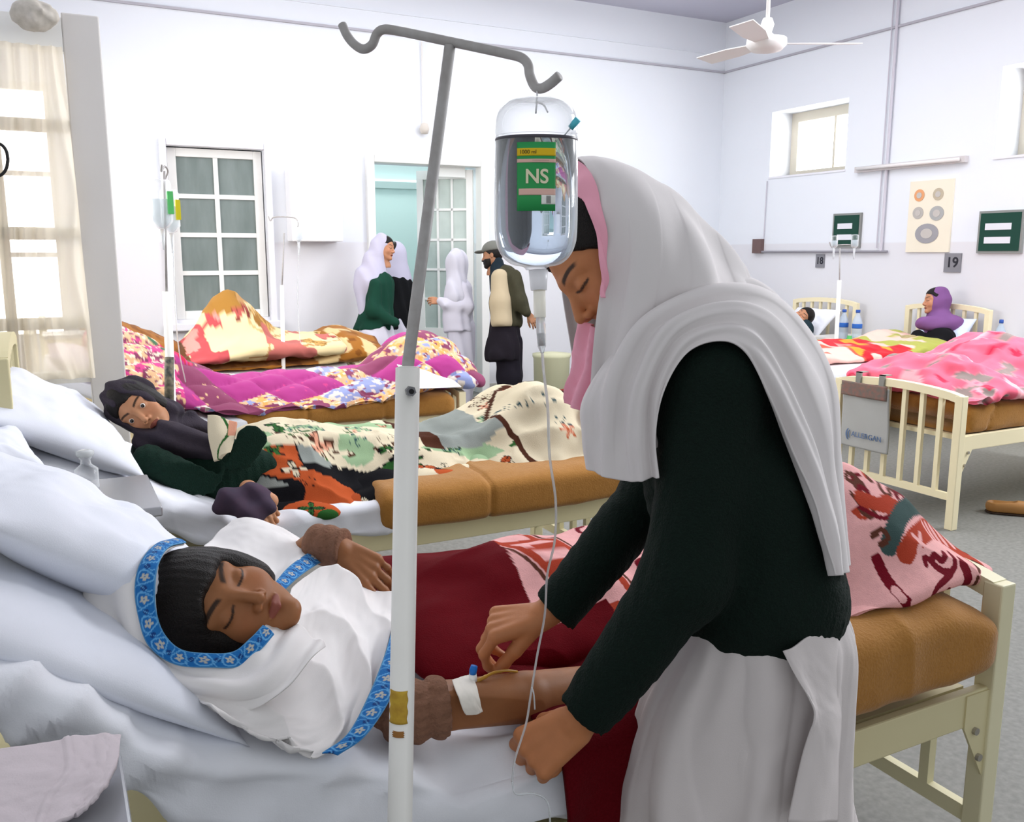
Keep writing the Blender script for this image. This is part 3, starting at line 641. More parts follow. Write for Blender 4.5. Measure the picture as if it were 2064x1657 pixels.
# --- right side beds
slab('mattress', 4.38, 6.35, 3.09, 3.9, .51, .70, must_m, 5, .08, 120, 70, lambda G: wrinkle(.008, 3, 4)(G)-.016*np.exp(-((G[..., 0]-4.66-.10*np.sin(G[..., 2]*9))/.012)**2), label='mattress wrapped in ochre wool on the bed with the hanging bag', cat='mattress')
def topR2(x, y): return .80+.20*np.exp(-((x-5.25)/.28)**2)+.10*np.exp(-((x-4.65)/.15)**2)-.35*np.clip(3.42-y, 0, 1)+.03*fbm(x*6, y*6)
def colR2(G):
    x, y, z = G[..., 0], G[..., 1], G[..., 2]; C = np.zeros(G.shape)+np.array(srgb('#e8677f'))
    n = vnoise(x*11, y*11, z*11); C[n > .74] = srgb('#8b7d78'); C[(n > .70) & (n < .74)] = srgb('#d98f9a'); C[vnoise(x*9+9, y*9, z*12) > .78] = srgb('#c52b4b'); C[vnoise(x*8+3, y*8+9, z*9) > .78] = srgb('#f0a6ae'); return C
slab('pink_blanket', 4.36, 6.2, 3.07, 3.95, .71, topR2, cloth_v, 2.6, .14, 200, 110, wrinkle(.05, 3.5, 4, 1.3, 31), colR2, label='crumpled pink blanket with grey spots on the bed with the hanging bag', cat='blanket')
slab('mattress', 5.12, 7.15, 4.93, 5.76, .50, .64, sheet_m, 6, .05, 80, 40, wrinkle(.005), label='white sheeted mattress under the woman in the purple headscarf', cat='mattress')
def topR1(x, y): return .72+.05*fbm(x*3, y*5)+.04*sstep(5.2, 5.5, y)+.05*sstep(6.2, 6.6, x)
def colR1(G):
    x, y, z = G[..., 0], G[..., 1], G[..., 2]; C = np.zeros(G.shape)+np.array(srgb('#c01f2b'))
    n = vnoise(x*8, y*8, z*3); C[n > .66] = srgb('#c99532'); C[(n < .25)] = srgb('#efb9ae'); C[(x < 5.75)] = srgb('#efb9ae'); C[(x < 5.75) & (vnoise(x*9, y*9) > .6)] = srgb('#c9543f')
    C[(x > 6.35)] = srgb('#e9bfb1'); C[(x > 6.3) & (vnoise(x*9, y*9, 4) > .6)] = srgb('#a7a951'); return C
slab('red_blanket', 5.3, 6.85, 4.99, 5.75, .63, topR1, cloth_v, 3, .1, 140, 80, wrinkle(.02, 4, 5, 1.3, 41), colR1, label='red and gold printed blanket over the legs of the woman in purple', cat='blanket')
slab('mattress', 5.12, 7.15, 6.42, 7.2, .50, .64, sheet_m, 6, .05, 60, 40, wrinkle(.005), label='white mattress under the dark-haired patient by the right wall', cat='mattress')
slab('white_quilt', 5.6, 6.65, 6.45, 7.15, .64, lambda x, y: .84+.03*fbm(x*4, y*4), mat('quilt_white', '#e6ecf4', .9), 3, .1, 60, 50, wrinkle(.02), label='white quilt covering the dark-haired patient by the right wall', cat='quilt')
pillow('pillow', (7.05, 5.30, .80), axes((0, 1, 0), (-1, 0, .7)), .50, .34, .12, mat('blue_pillow', '#cfd9ee', .85), 'pale blue pillow behind the back of the woman in purple', seed=12)
pillow('pillow', (6.95, 6.82, .80), axes((0, 1, 0), (-1, 0, 1.2)), .6, .42, .12, sheet_m, 'white pillow under the dark-haired patient near the water bottles', seed=13)
# ---------------------------------------------------------------- people
def cdir(a, b, c): return RT*a+UP*b+FW*c      # direction: image right, image up, away from the camera
SK = {'nurse': '#b9794f', 'girl': '#96633f', 'pat2': '#c08a66', 'far': '#b98464', 'man': '#9c6f52'}
def head_sdf(X, c, M, s=1., neck=None, eyes='closed', nose=1.):
    q = (X-np.asarray(c))@M/s; ax = q.copy(); ax[..., 0] = np.abs(ax[..., 0])
    d = s_ell(q, (0, -.012, .03), (.073, .093, .085))
    d = smin(d, s_ell(q, (0, .022, -.03), (.061, .064, .084)), .03)
    d = smin(d, s_cone(ax, (.044, .0, -.048), (0.008, .066, -.096), .020, .016), .02)
    d = smin(d, s_ell(ax, (.037, .056, -.030), (.024, .020, .028)), .015)
    d = smin(d, s_cone(ax, (0, .080, .020), (.045, .060, .022), .011, .010), .012)
    d = smax(d, -s_ell(ax, (.032, .098, .000), (.020, .016, .013)), .012)
    d = smin(d, s_ell(ax, (.032, .0685, .000), (.0155, .0145, .0125)), .004)
    d = smin(d, s_cone(q, (0, .080, .010), (0, .103*nose+.004*(1-nose), -.032), .0065, .0095), .010)
    d = smin(d, s_ell(ax, (.012, .090, -.038), (.0075, .011, .0075)), .006)
    d = smax(d, -s_ell(ax, (.0065, .098, -.0455), (.0038, .006, .004)), .003)
    d = smin(d, s_cone(ax, (0, .0885, -.0600), (.021, .080, -.0635), .0055, .0025), .004)
    d = smin(d, s_cone(ax, (0, .0875, -.0695), (.017, .080, -.0665), .0055, .003), .004)
    d = smax(d, -s_cone(ax, (0, .098, -.0648), (.022, .086, -.0655), .0022, .001), .002)
    d = smin(d, s_ell(q, (0, .072, -.096), (.018, .015, .015)), .012)
    d = smin(d, s_ell(ax, (.074, -.008, -.008), (.007, .017, .030)), .006)
    d = d*s
    if neck is not None: d = smin(d, s_cone(X, np.asarray(c)+M@np.array([0, -.025, -.07])*s, neck, .052*s, .058*s), .02)
    return d
def head_col(V, c, M, s, skin, brow='#1a120e', lips='#86493c', lash=1, mole=None):
    q = (V-np.asarray(c))@M/s; x = np.abs(q[:, 0]); y = q[:, 1]; z = q[:, 2]
    C = np.zeros((len(V), 3))+np.array(srgb(skin)); C *= (1+.10*fbm(V[:, 0]*60, V[:, 1]*60, V[:, 2]*60))[:, None]
    f = y > .045
    warm = np.exp(-((x-.037)**2+(z+.03)**2)/.0006)*f; C[:, 0] *= 1+.10*warm
    b = sstep(.0042, .0020, np.abs(z-(.0225+.007*np.sin(np.clip((x-.012)/.042, 0, 1)*2.3)))-.0015*(1-x/.05))*sstep(.010, .016, x)*sstep(.056, .048, x)*f
    C = C*(1-b[:, None]*.92)+np.array(srgb(brow))*b[:, None]*.92
    l = sstep(.003, .0015, np.abs(z-(-.0045+.0022*((x-.032)/.014)**2)))*sstep(.0185, .0165, np.abs(x-.032))*f*lash
    C = C*(1-l[:, None]*.9)+np.array((.01, .008, .008))*l[:, None]*.9
    m = (np.hypot((x)/.0205, (z+.0652)/.0088) < 1) & f & (y > .076); C[m] = np.array(srgb(lips))
    if mole is not None: C[np.linalg.norm(q-np.array(mole), axis=1) < .0035] = (.02, .012, .01)
    return C
def hair_sdf(X, c, M, s=1., grow=.010, T=-.010, a=.75, b=-.66, side=0):
    q = (X-np.asarray(c))@M/s
    d = s_ell(q, (0, -.014, .032), (.073+grow, .094+grow, .085+grow))
    pl = T-(q[..., 2]*a+q[..., 1]*b)+.003*np.sin(q[..., 0]*90)+.004*fbm(q[..., 0]*60, q[..., 1]*60, q[..., 2]*60)
    d = smax(d, pl, .006)
    if side:
        ax = q.copy(); ax[..., 0] = np.abs(ax[..., 0]); d = smin(d, s_ell(ax, (.060, .004, -.004), (.024+side, .050+side, .075)), .012)
    return d*s+.0006*np.sin(q[..., 0]*520+60*q[..., 1]+8*fbm(q[..., 0]*20, q[..., 1]*20, q[..., 2]*20))
def hand_prims(wr, M, curl=(30, 40, 30), spread=6, thumb=(35, 20), s=1., side=1):
    """M columns: x=thumb side, y=finger direction, z=back of the hand. returns list of (a,b,ra,rb)"""
    wr = np.asarray(wr, float); out = []; R = lambda p: wr+M@(np.array(p)*s)
    L = [(.040, .026, .020), (.045, .029, .021), (.041, .027, .021), (.032, .020, .018)]
    rr = [.0090, .0092, .0088, .0078]
    for i in range(4):
        x = .030-.020*i; kn = np.array([x, .085-.004*abs(i-1), .004])
        out.append((R((x*.45, .006, 0)), R(kn), .017*s, .0125*s))
        a = math.radians(spread*(1.5-i)); ang = 0; p = kn
        for j in range(3):
            cj = curl[j]+(4*i if j < 2 else 0); ang += math.radians(cj)
            dirn = np.array([math.sin(a)*math.cos(ang), math.cos(a)*math.cos(ang), -math.sin(ang)])
            p2 = p+dirn*L[i][j]; out.append((R(p), R(p2), (rr[i]*(1.06-.1*j))*s, (rr[i]*(1.0-.12*j))*s)); p = p2
    t0 = np.array([.018, .020, -.006]); a = math.radians(thumb[0]); b = math.radians(thumb[1])
    d1 = np.array([math.sin(a), math.cos(a), -math.sin(b)]); d1 /= np.linalg.norm(d1)
    t1 = t0+d1*.046; a2 = a-.35; d2 = np.array([math.sin(a2), math.cos(a2), -math.sin(b)*1.3]); d2 /= np.linalg.norm(d2); t2 = t1+d2*.033; t3 = t2+d2*.024
    out += [(R(t0), R(t1), .017*s, .0125*s), (R(t1), R(t2), .0115*s, .0105*s), (R(t2), R(t3), .0105*s, .0085*s)]
    return out
def prims_sdf(X, pr_, k=.006):
    d = None
    for a, b, ra, rb in pr_:
        e = s_cone(X, a, b, ra, rb); d = e if d is None else smin(d, e, k)
    return d
def join_meshes(name, parts, mt, parent):
    V = []; F = []; C = []; n = 0
    for v, f, c in parts: V.append(v); F.append(f+n); C.append(c); n += len(v)
    return mesh(name, np.concatenate(V), np.concatenate(F), mt, parent, True, np.concatenate(C))
def bounds(prims, pad): 
    A = np.array([p for q in prims for p in (q[0], q[1])]); return A.min(0)-pad, A.max(0)+pad
def skincol(V, skin): return (np.zeros((len(V), 3))+np.array(srgb(skin)))*(1+.12*fbm(V[:, 0]*50, V[:, 1]*50, V[:, 2]*50))[:, None]
nail_col = np.array(srgb('#c99a84'))
def limb(prims, skin, h=.0026, pad=.03, k=.006):
    lo, hi = bounds(prims, pad); V, F = nets(lambda X: prims_sdf(X, prims, k), lo, hi, h); return V, F, skincol(V, skin)
def eyeballs(c, M, s, parent, gaze=(0, 1, 0), sc=1.):
    wm = mat('eye_white', '#e8e2dc', .2, spec=.6); im = mat('iris_dark', '#1c100a', .15, spec=.8)
    for sx in (-1, 1):
        p = np.asarray(c)+M@(np.array([sx*.032, .0755, .0005])*s); n = 16
        g = M@(np.array(gaze, float)/np.linalg.norm(gaze)); fr = frame(g, M[:, 2]); MM = Matrix(fr.tolist()).to_4x4()
        ey = MB().lathe([(.0095*s*math.sin(t)+1e-5, -.0095*s*math.cos(t)) for t in np.linspace(0, math.pi, n)], p, 18, 'y', MM).build('eye', wm, parent, True)
        MB().lathe([(.0066*s, .0068*s), (.0064*s, .0076*s), (.004*s, .0094*s), (.0002, .0102*s)], p, 14, 'y', MM).build('iris', im, ey, True)
# ================================================================= nurse in the foreground
N = thing('person', (1.0, .95, 0), 'woman in white headscarf and dark green sweater bending over the nearest bed', 'person')
HN = P(1229, 522, 1.465); MN = frame(cdir(-.68, -.70, -.20), cdir(-.70, .70, .02)); SN = 1.05
nurse_neck = P(1370, 660, 1.50)
Vh, Fh = nets(lambda X: head_sdf(X, HN, MN, SN, nurse_neck), HN-.21, HN+.21, .0026)
parts = [(Vh, Fh, head_col(Vh, HN, MN, SN, SK['nurse'], mole=(-.052, .055, -.022)))]
# which side faces the camera (mole on that side)
# far (right) hand
wr = P(1092, 1243, 1.60); MH = frame(cdir(-.95, -.22, .05), cdir(-.12, .80, -.40))
hp = hand_prims(wr, np.stack([np.cross(MH[:, 1], MH[:, 2])*(-1 if (np.cross(MH[:, 1], MH[:, 2])@FW) > 0 else 1), MH[:, 1], MH[:, 2]], 1), curl=(48, 42, 22), spread=3, thumb=(22, 42), s=1.06)
hp += [(P(1092, 1243, 1.60), P(1190, 1170, 1.62), .026, .034), (P(1190, 1170, 1.62), P(1310, 1010, 1.66), .034, .042), (P(1310, 1010, 1.66), P(1400, 800, 1.60), .042, .05)]
parts.append(limb(hp, SK['nurse']))
# near (left) hand
wr2 = P(1165, 1458, 1.44); ML2 = frame(cdir(-.80, -.58, .10), cdir(-.35, .35, -.85)); xs = np.cross(ML2[:, 1], ML2[:, 2]); xs = xs*(1 if xs@UP > 0 else -1)
hp2 = hand_prims(wr2, np.stack([xs, ML2[:, 1], ML2[:, 2]], 1), curl=(52, 62, 40), spread=2, thumb=(30, 50), s=1.12)
hp2 += [(wr2, P(1240, 1370, 1.42), .028, .036), (P(1240, 1370, 1.42), P(1385, 1190, 1.38), .036, .042), (P(1385, 1190, 1.38), P(1430, 800, 1.40), .042, .05)]
parts.append(limb(hp2, SK['nurse']))
# trunk, legs
tr = [(P(1400, 760, 1.5), P(1500, 1100, 1.52), .10, .10), (P(1500, 1100, 1.52), P(1530, 1300, 1.53), .10, .13), (P(1370, 690, 1.5), P(1400, 800, 1.5), .055, .08)]
ft = [np.array([1.02, .86, .06]), np.array([1.20, .93, .06])]
hipn = P(1530, 1300, 1.53)
for k in (0, 1):
    hj = hipn+np.array([-.05+.1*k, -.03+.05*k, -.05]); kn = (hj+ft[k])/2+np.array([-.02, .02, 0]); tr += [(hj, kn, .085, .055), (kn, ft[k]+np.array([0, 0, .04]), .055, .035), (ft[k], ft[k]+np.array([-.10, .10, -.02]), .035, .025)]
parts.append(limb(tr, SK['nurse'], .012, .15, .03))
join_meshes('body', parts, skin_v, N)
hr = lambda X: hair_sdf(X, HN, MN, SN, .008, -.006)
body('hair', hr, HN-.16, HN+.16, .003, hair_m, N)
def knit(X, a=.0022): return a*np.sin(X[..., 2]*260+X[..., 0]*60)
# sweater
def sweater(X):
    tor = s_cone(X, P(1425, 780, 1.49), P(1470, 980, 1.50), .115, .125)
    tor = smin(tor, s_cone(X, P(1470, 980, 1.50), P(1532, 1195, 1.51), .125, .142), .05)
    tor = smax(tor, -(X-P(1400, 1322, 1.45))@(UP*.97+RT*.20)-0*X[..., 0], .012)
    sh = s_cone(X, P(1440, 768, 1.40), P(1400, 770, 1.60), .068, .07)
    d = smin(tor, sh, .06)
    na = smin(s_cone(X, P(1440, 765, 1.40), P(1385, 1160, 1.385), .070, .060), s_cone(X, P(1385, 1160, 1.385), P(1170, 1448, 1.437), .062, .043), .035)
    fa = smin(s_cone(X, P(1400, 790, 1.60), P(1325, 985, 1.66), .066, .056), s_cone(X, P(1325, 985, 1.66), P(1118, 1232, 1.605), .056, .040), .03)
    # cut at the cuffs
    na = smax(na, -((X-P(1172, 1440, 1.437))@(cdir(.62, .78, 0))), .004); fa = smax(fa, -((X-P(1120, 1228, 1.605))@(cdir(.68, .73, 0))), .004)
    d = smin(d, na, .03); d = smin(d, fa, .03)
    d = d-.010*(1-np.abs(fbm(X[..., 0]*6, X[..., 1]*6, X[..., 2]*4, 2))*2)*.6-.004*fbm(X[..., 0]*22, X[..., 1]*22, X[..., 2]*14, 2)
    hemd = np.abs((X-P(1400, 1322, 1.45))@(UP*.97+RT*.20)); return d-.0015*np.sin(X@cdir(.96, -.25, 0)*520)*sstep(.0, .03, hemd)
lo = np.min([P(1100, 1500, 1.35), P(1750, 600, 1.7), P(1100, 600, 1.3), P(1750, 1400, 1.3)], 0)-.12; hi = np.max([P(1100, 1500, 1.7), P(1750, 600, 1.7), P(1750, 1400, 1.75)], 0)+.12
body('sweater', sweater, lo, hi, .0055, green_knit, N)
for wc, dr, r in ((P(1174, 1437, 1.437), cdir(.62, .78, 0), .0445), (P(1122, 1225, 1.605), cdir(.68, .73, 0), .0415)):
    pass
# tunic
uh = RT/np.linalg.norm(RT); fh = np.array([FW[0], FW[1], 0]); fh /= np.linalg.norm(fh)
rows = []
for (px, py, d, wx, wd) in ((1535, 1200, 1.51, .125, .12), (1537, 1290, 1.51, .148, .138), (1510, 1400, 1.52, .170, .145), (1490, 1510, 1.525, .183, .15), (1478, 1620, 1.53, .192, .155), (1472, 1760, 1.54, .203, .16), (1468, 1900, 1.56, .212, .165)):
    c = P(px, py, d); rows.append([c+uh*wx*math.cos(a)+fh*wd*math.sin(a)*.92 for a in np.linspace(0, 2*np.pi, 17)[:-1]])
rows = np.array(rows); rows = np.concatenate([rows, rows[:, :1]], 1)
G = cr(rows, 150); G = cr(G.transpose(1, 0, 2), 260).transpose(1, 0, 2)
u, v = np.meshgrid(np.linspace(0, 1, 150), np.linspace(0, 1, 260), indexing='ij')
Nn = normals(G); cen = G.mean(1, keepdims=True); Nn *= np.sign(np.sum(Nn*(G-cen), -1).mean())
w2 = v+.015*np.sin(u*5+v*20)
sn_ = np.sin(w2*2*np.pi*10+3.0*fbm(u*1.2, v*5)); fo = .015*u**.6*(np.sign(sn_)*np.abs(sn_)**.6+.35*np.sin(w2*2*np.pi*19+2+u*2))*np.clip(.65+1.1*fbm(u*1.2, v*7), .12, 1)+.007*fbm(u*4, v*12)
# overlapping slit panel on the camera side
sl = sstep(.0, .012, (v-.8)-.03*np.sin(u*3))
fo = fo-0*sl
G = G+Nn*fo[..., None]; G[:, -1] = G[:, 0]
kam_m = mat('white_cotton_tunic', '#d3cccb', .85, bump=.08, bscale=500)
surf('tunic', G, kam_m, N, None, .003)
# tunic side slit flap (front panel laid over)
fl = [[(1578, 1312, 1.36), (1598, 1304, 1.36), (1632, 1284, 1.37), (1672, 1262, 1.40), (1692, 1245, 1.45)],
      [(1600, 1360, 1.352), (1618, 1355, 1.355), (1650, 1345, 1.37), (1685, 1335, 1.41), (1702, 1330, 1.47)],
      [(1628, 1410, 1.350), (1642, 1410, 1.355), (1665, 1410, 1.375), (1690, 1410, 1.42), (1706, 1410, 1.48)],
      [(1640, 1450, 1.345), (1652, 1455, 1.355), (1672, 1460, 1.38), (1695, 1465, 1.43), (1710, 1470, 1.49)],
      [(1618, 1530, 1.345), (1640, 1535, 1.355), (1668, 1540, 1.385), (1698, 1545, 1.44), (1714, 1545, 1.50)],
      [(1590, 1660, 1.34), (1620, 1660, 1.35), (1660, 1660, 1.385), (1700, 1660, 1.45), (1716, 1660, 1.52)]]
loft('tunic_panel', fl, 70, 50, kam_m, N, lambda u, v, G: .004*np.sin(v*9+u*5)+.003*fbm(u*5, v*5), solid=.003)
# trousers and shoes
def shal(X):
    d = None
    for k in (0, 1):
        hj = hipn+np.array([-.05+.1*k, -.03+.05*k, -.05]); kn = (hj+ft[k])/2+np.array([-.02, .02, 0]); e = smin(s_cone(X, hj, kn, .10, .095), s_cone(X, kn, ft[k]+np.array([0, 0, .05]), .095, .06), .05); d = e if d is None else smin(d, e, .03)
    return smax(d, .10-X[..., 2], .01)-.006*np.sin(X[..., 0]*60+X[..., 1]*50)
body('trousers', shal, hipn-np.array([.3, .3, .82]), hipn+.25, .012, kam_m, N)
for k in (0, 1):
    body('shoe', lambda X: smax(s_cone(X, ft[k]+np.array([.01, -.01, -.02]), ft[k]+np.array([-.13, .13, -.03]), .042, .034), .004-X[..., 2], .01), ft[k]-np.array([.25, .15, .1]), ft[k]+np.array([.15, .25, .1]), .008, mat('black_shoe', '#141416', .4), N)
# headscarf : hood
pink_m = mat('pink_chiffon', '#f0a9bd', .8)
hood = [
 [(1186, 900, 1.43), (1190, 780, 1.42), (1201, 655, 1.380), (1216, 540, 1.372), (1210, 440, 1.372), (1194, 366, 1.40), (1170, 326, 1.45), (1150, 332, 1.53), (1130, 420, 1.60), (1130, 560, 1.62), (1150, 700, 1.60), (1170, 830, 1.58)],
 [(1225, 915, 1.41), (1240, 780, 1.40), (1256, 660, 1.365), (1262, 540, 1.352), (1256, 430, 1.355), (1238, 358, 1.39), (1212, 324, 1.45), (1190, 330, 1.53), (1170, 420, 1.61), (1180, 560, 1.63), (1200, 700, 1.61), (1220, 830, 1.59)],
 [(1275, 925, 1.40), (1290, 780, 1.39), (1308, 660, 1.358), (1320, 540, 1.345), (1312, 440, 1.355), (1290, 372, 1.40), (1262, 336, 1.46), (1240, 345, 1.54), (1230, 440, 1.61), (1240, 560, 1.64), (1260, 700, 1.63), (1280, 830, 1.61)],
 [(1330, 900, 1.39), (1350, 770, 1.385), (1370, 660, 1.37), (1385, 555, 1.36), (1375, 465, 1.38), (1352, 405, 1.425), (1325, 366, 1.48), (1305, 380, 1.55), (1300, 460, 1.62), (1305, 570, 1.64), (1320, 700, 1.63), (1340, 830, 1.62)],
 [(1400, 860, 1.40), (1415, 760, 1.385), (1430, 670, 1.38), (1445, 590, 1.39), (1435, 520, 1.42), (1412, 465, 1.46), (1385, 408, 1.50), (1370, 430, 1.56), (1365, 500, 1.62), (1370, 590, 1.64), (1380, 700, 1.64), (1400, 820, 1.63)],
 [(1470, 850, 1.42), (1485, 770, 1.40), (1500, 700, 1.40), (1505, 640, 1.42), (1492, 590, 1.46), (1470, 540, 1.50), (1440, 465, 1.53), (1430, 490, 1.58), (1425, 540, 1.62), (1430, 620, 1.64), (1440, 720, 1.64), (1460, 830, 1.63)],
 [(1540, 880, 1.45), (1555, 820, 1.44), (1560, 750, 1.45), (1560, 690, 1.47), (1550, 640, 1.50), (1530, 600, 1.53), (1502, 535, 1.56), (1490, 560, 1.60), (1490, 620, 1.62), (1490, 690, 1.64), (1500, 770, 1.64), (1520, 860, 1.63)]]
def hfold(u, v, G):
    ph = u*19+3.2*fbm(u*1.6, v*1.4+3)+v*5*(u-.3)
    env = np.clip(.5+1.0*fbm(u*2.5+5, v*2), .05, 1)*(.45+.65*sstep(.45, .1, v)+.3*sstep(.2, .6, u))
    sn = np.sin(ph); env = env*(1-.8*np.exp(-((v-.52)/.13)**2))
    return .014*env*np.sign(sn)*np.abs(sn)**.7*sstep(0, .08, u)+.006*fbm(u*3, v*3)
hood = [[(a, b, c+.012) for a, b, c in r] for r in hood]
hd = loft('headscarf', hood, 220, 220, shawl_m, N, hfold, solid=.0025)
# pink lining along the face edge and the pink cloth hanging at the chin
lin = [[(1212, 600, 1.375), (1211, 560, 1.372), (1207, 500, 1.370), (1190, 435, 1.375), (1172, 402, 1.40), (1140, 385, 1.44), (1120, 390, 1.54), (1108, 440, 1.60)],
       [(1222, 600, 1.378), (1224, 560, 1.374), (1224, 500, 1.372), (1214, 420, 1.376), (1196, 358, 1.405), (1168, 326, 1.450), (1140, 335, 1.54), (1120, 430, 1.60)]]
lin = [lin[0], [tuple((np.array(a)+np.array(b))/2+np.array([0, 0, -.004])) for a, b in zip(*lin)], lin[1]]
loft('scarf_lining', lin, 20, 120, pink_m, N, lambda u, v, G: .003*np.sin(v*30+u*4), solid=.002)
pk = [[(1168, 648, 1.50), (1190, 652, 1.47), (1212, 665, 1.44), (1235, 680, 1.42)], [(1160, 700, 1.50), (1182, 700, 1.47), (1205, 705, 1.45), (1235, 710, 1.43)], [(1158, 745, 1.49), (1180, 745, 1.465), (1202, 745, 1.45), (1235, 750, 1.44)], [(1142, 785, 1.48), (1165, 790, 1.46), (1190, 795, 1.45), (1230, 800, 1.45)], [(1138, 812, 1.48), (1160, 824, 1.46), (1180, 830, 1.45), (1225, 835, 1.45)]]
loft('scarf_lining', pk, 80, 50, pink_m, N, lambda u, v, G: .006*np.sin(v*16+u*3)+.004*fbm(u*6, v*6), solid=.002)
# wrap over the shoulder and down the back
nr = lambda L, k: [(a, b, c-k*float(sstep(4.0, 6.0, i))) for i, (a, b, c) in enumerate(L)]
i_ = [(1330, 962, 1.36), (1322, 880, 1.35), (1338, 790, 1.335), (1385, 712, 1.325), (1450, 688, 1.318), (1502, 712, 1.335), (1545, 800, 1.37), (1592, 905, 1.395), (1638, 1005, 1.405), (1660, 1090, 1.40), (1678, 1160, 1.40)]
m1_ = [(1298, 968, 1.37), (1290, 880, 1.355), (1305, 775, 1.335), (1360, 680, 1.325), (1450, 645, 1.325), (1525, 668, 1.345), (1580, 760, 1.385), (1625, 870, 1.41), (1655, 985, 1.42), (1675, 1080, 1.41), (1688, 1160, 1.405)]
m2_ = [(1262, 970, 1.385), (1255, 880, 1.37), (1265, 765, 1.345), (1330, 655, 1.33), (1440, 612, 1.345), (1540, 628, 1.375), (1610, 720, 1.42), (1655, 840, 1.44), (1672, 970, 1.44), (1686, 1070, 1.425), (1694, 1158, 1.415)]
m3_ = [(1225, 962, 1.40), (1218, 880, 1.39), (1228, 770, 1.37), (1295, 655, 1.35), (1420, 592, 1.37), (1545, 598, 1.42), (1625, 682, 1.47), (1672, 790, 1.49), (1682, 950, 1.475), (1692, 1060, 1.45), (1700, 1150, 1.435)]
o_ = [(1192, 950, 1.42), (1186, 880, 1.41), (1190, 800, 1.40), (1260, 690, 1.39), (1395, 590, 1.42), (1520, 572, 1.50), (1625, 662, 1.55), (1676, 770, 1.56), (1682, 930, 1.54), (1690, 1050, 1.50), (1698, 1140, 1.47)]
b_ = [(1200, 930, 1.47), (1192, 870, 1.47), (1200, 810, 1.48), (1260, 740, 1.50), (1390, 640, 1.55), (1500, 570, 1.60), (1600, 660, 1.64), (1655, 780, 1.63), (1665, 930, 1.58), (1680, 1040, 1.53), (1692, 1120, 1.49)]
def wfold(u, v, G):
    ph = u*21+2.2*np.sin(v*3.6+1)+3.0*fbm(u*1.5, v*2.2); e = sstep(0, .05, u)
    env = np.clip(.55+1.0*fbm(u*2+2, v*3+7), .08, 1)
    return e*(.011*env*np.sign(np.sin(ph))*np.abs(np.sin(ph))**.65+.003*np.sin(ph*2.1+1)*sstep(.5, .1, u))+.005*fbm(u*3, v*5)+.003*sstep(.03, 0, u)
loft('shoulder_wrap', [nr(i_, .045), nr(m1_, .035), nr(m2_, .02), m3_, o_, b_], 170, 330, shawl_m, N, wfold, solid=.0028)
# ================================================================= girl lying on the nearest bed
G1 = thing('person', (.6, 1.5, .69), 'girl lying under a white shawl with blue flowered trim, drip in her arm', 'person')
HG = P(440, 1224, 1.445); MG = frame(cdir(.55, .38, -.74), cdir(-.82, .35, -.45)); SG = 1.0
Vh, Fh = nets(lambda X: head_sdf(X, HG, MG, SG, HG+(Yp(640, 1330, 1.5)-HG)*.55), HG-.17, HG+.17, .0023)
parts = [(Vh, Fh, head_col(Vh, HG, MG, SG, SK['girl']))]
fw = [(Yp(835, 1425, 1.28), Yp(900, 1422, 1.275), .040, .040), (Yp(900, 1422, 1.275), Yp(1060, 1405, 1.29), .040, .044), (Yp(1060, 1405, 1.29), Yp(1200, 1378, 1.31), .044, .034), (Yp(1200, 1378, 1.31), Yp(1235, 1372, 1.32), .034, .027)]
wg = Yp(1235, 1374, 1.32); MW = frame(cdir(.92, .10, .35), cdir(0, .8, -.5))
fw += hand_prims(wg, np.stack([np.cross(MW[:, 1], MW[:, 2]), MW[:, 1], MW[:, 2]], 1), curl=(20, 30, 20), s=.95)
parts.append(limb(fw, SK['girl']))
wf = P(683, 1108, 1.83); MF = frame(cdir(.80, -.58, .05), cdir(.25, .55, -.78)); xf = np.cross(MF[:, 1], MF[:, 2]); xf = xf*(1 if xf@cdir(-.5, -.7, 0) > 0 else -1)
fh_ = hand_prims(wf, np.stack([xf, MF[:, 1], MF[:, 2]], 1), curl=(14, 16, 12), spread=5, thumb=(30, 15), s=.98)
fh_ += [(wf, P(640, 1095, 1.85), .026, .030), (P(640, 1095, 1.85), P(600, 1125, 1.88), .030, .030)]
parts.append(limb(fh_, SK['girl']))
to = [(Yp(600, 1300, 1.52)-np.array([0, 0, .09]), Yp(740, 1290, 1.60)-np.array([0, 0, .12]), .08, .05), (Yp(740, 1290, 1.60)-np.array([0, 0, .12]), np.array([1.2, 1.6, .73]), .05, .05), (np.array([1.2, 1.6, .73]), np.array([1.65, 1.62, .74]), .06, .05)]
parts.append(limb(to, SK['girl'], .012, .13, .03))
join_meshes('body', parts, skin_v, G1)
body('hair', lambda X: hair_sdf(X, HG, MG, SG, .016, -.024, side=.008), HG-.18, HG+.18, .0026, hair_m, G1)
blue = [np.array(srgb(c)) for c in ('#1b68ad', '#5fa3d6', '#153a78', '#b4b4ac')]
def trim_col(s, t, per=1.3):
    """s along the band in band widths, t across 0..1"""
    C = np.zeros(s.shape+(3,))+blue[0]; a = (s/per) % 1; d = np.hypot((a-.5)*per, t-.5); ang = np.arctan2(t-.5, (a-.5)*per)
    C[(np.abs(d-.40-.05*np.sin(3*ang)) < .045)] = blue[1]; C[np.hypot((((s/per)+.5) % 1-.5)*per, t-.5) < .15] = blue[2]
    C[np.abs(((s/per+.5) % 1-.5)*per-.18*np.sin(t*6)) < .03] = blue[1]
    C[d < .20+.07*np.cos(5*ang)] = blue[3]; C[d < .05] = blue[0]; C[(t < .08) | (t > .92)] = blue[1]*.7; return C
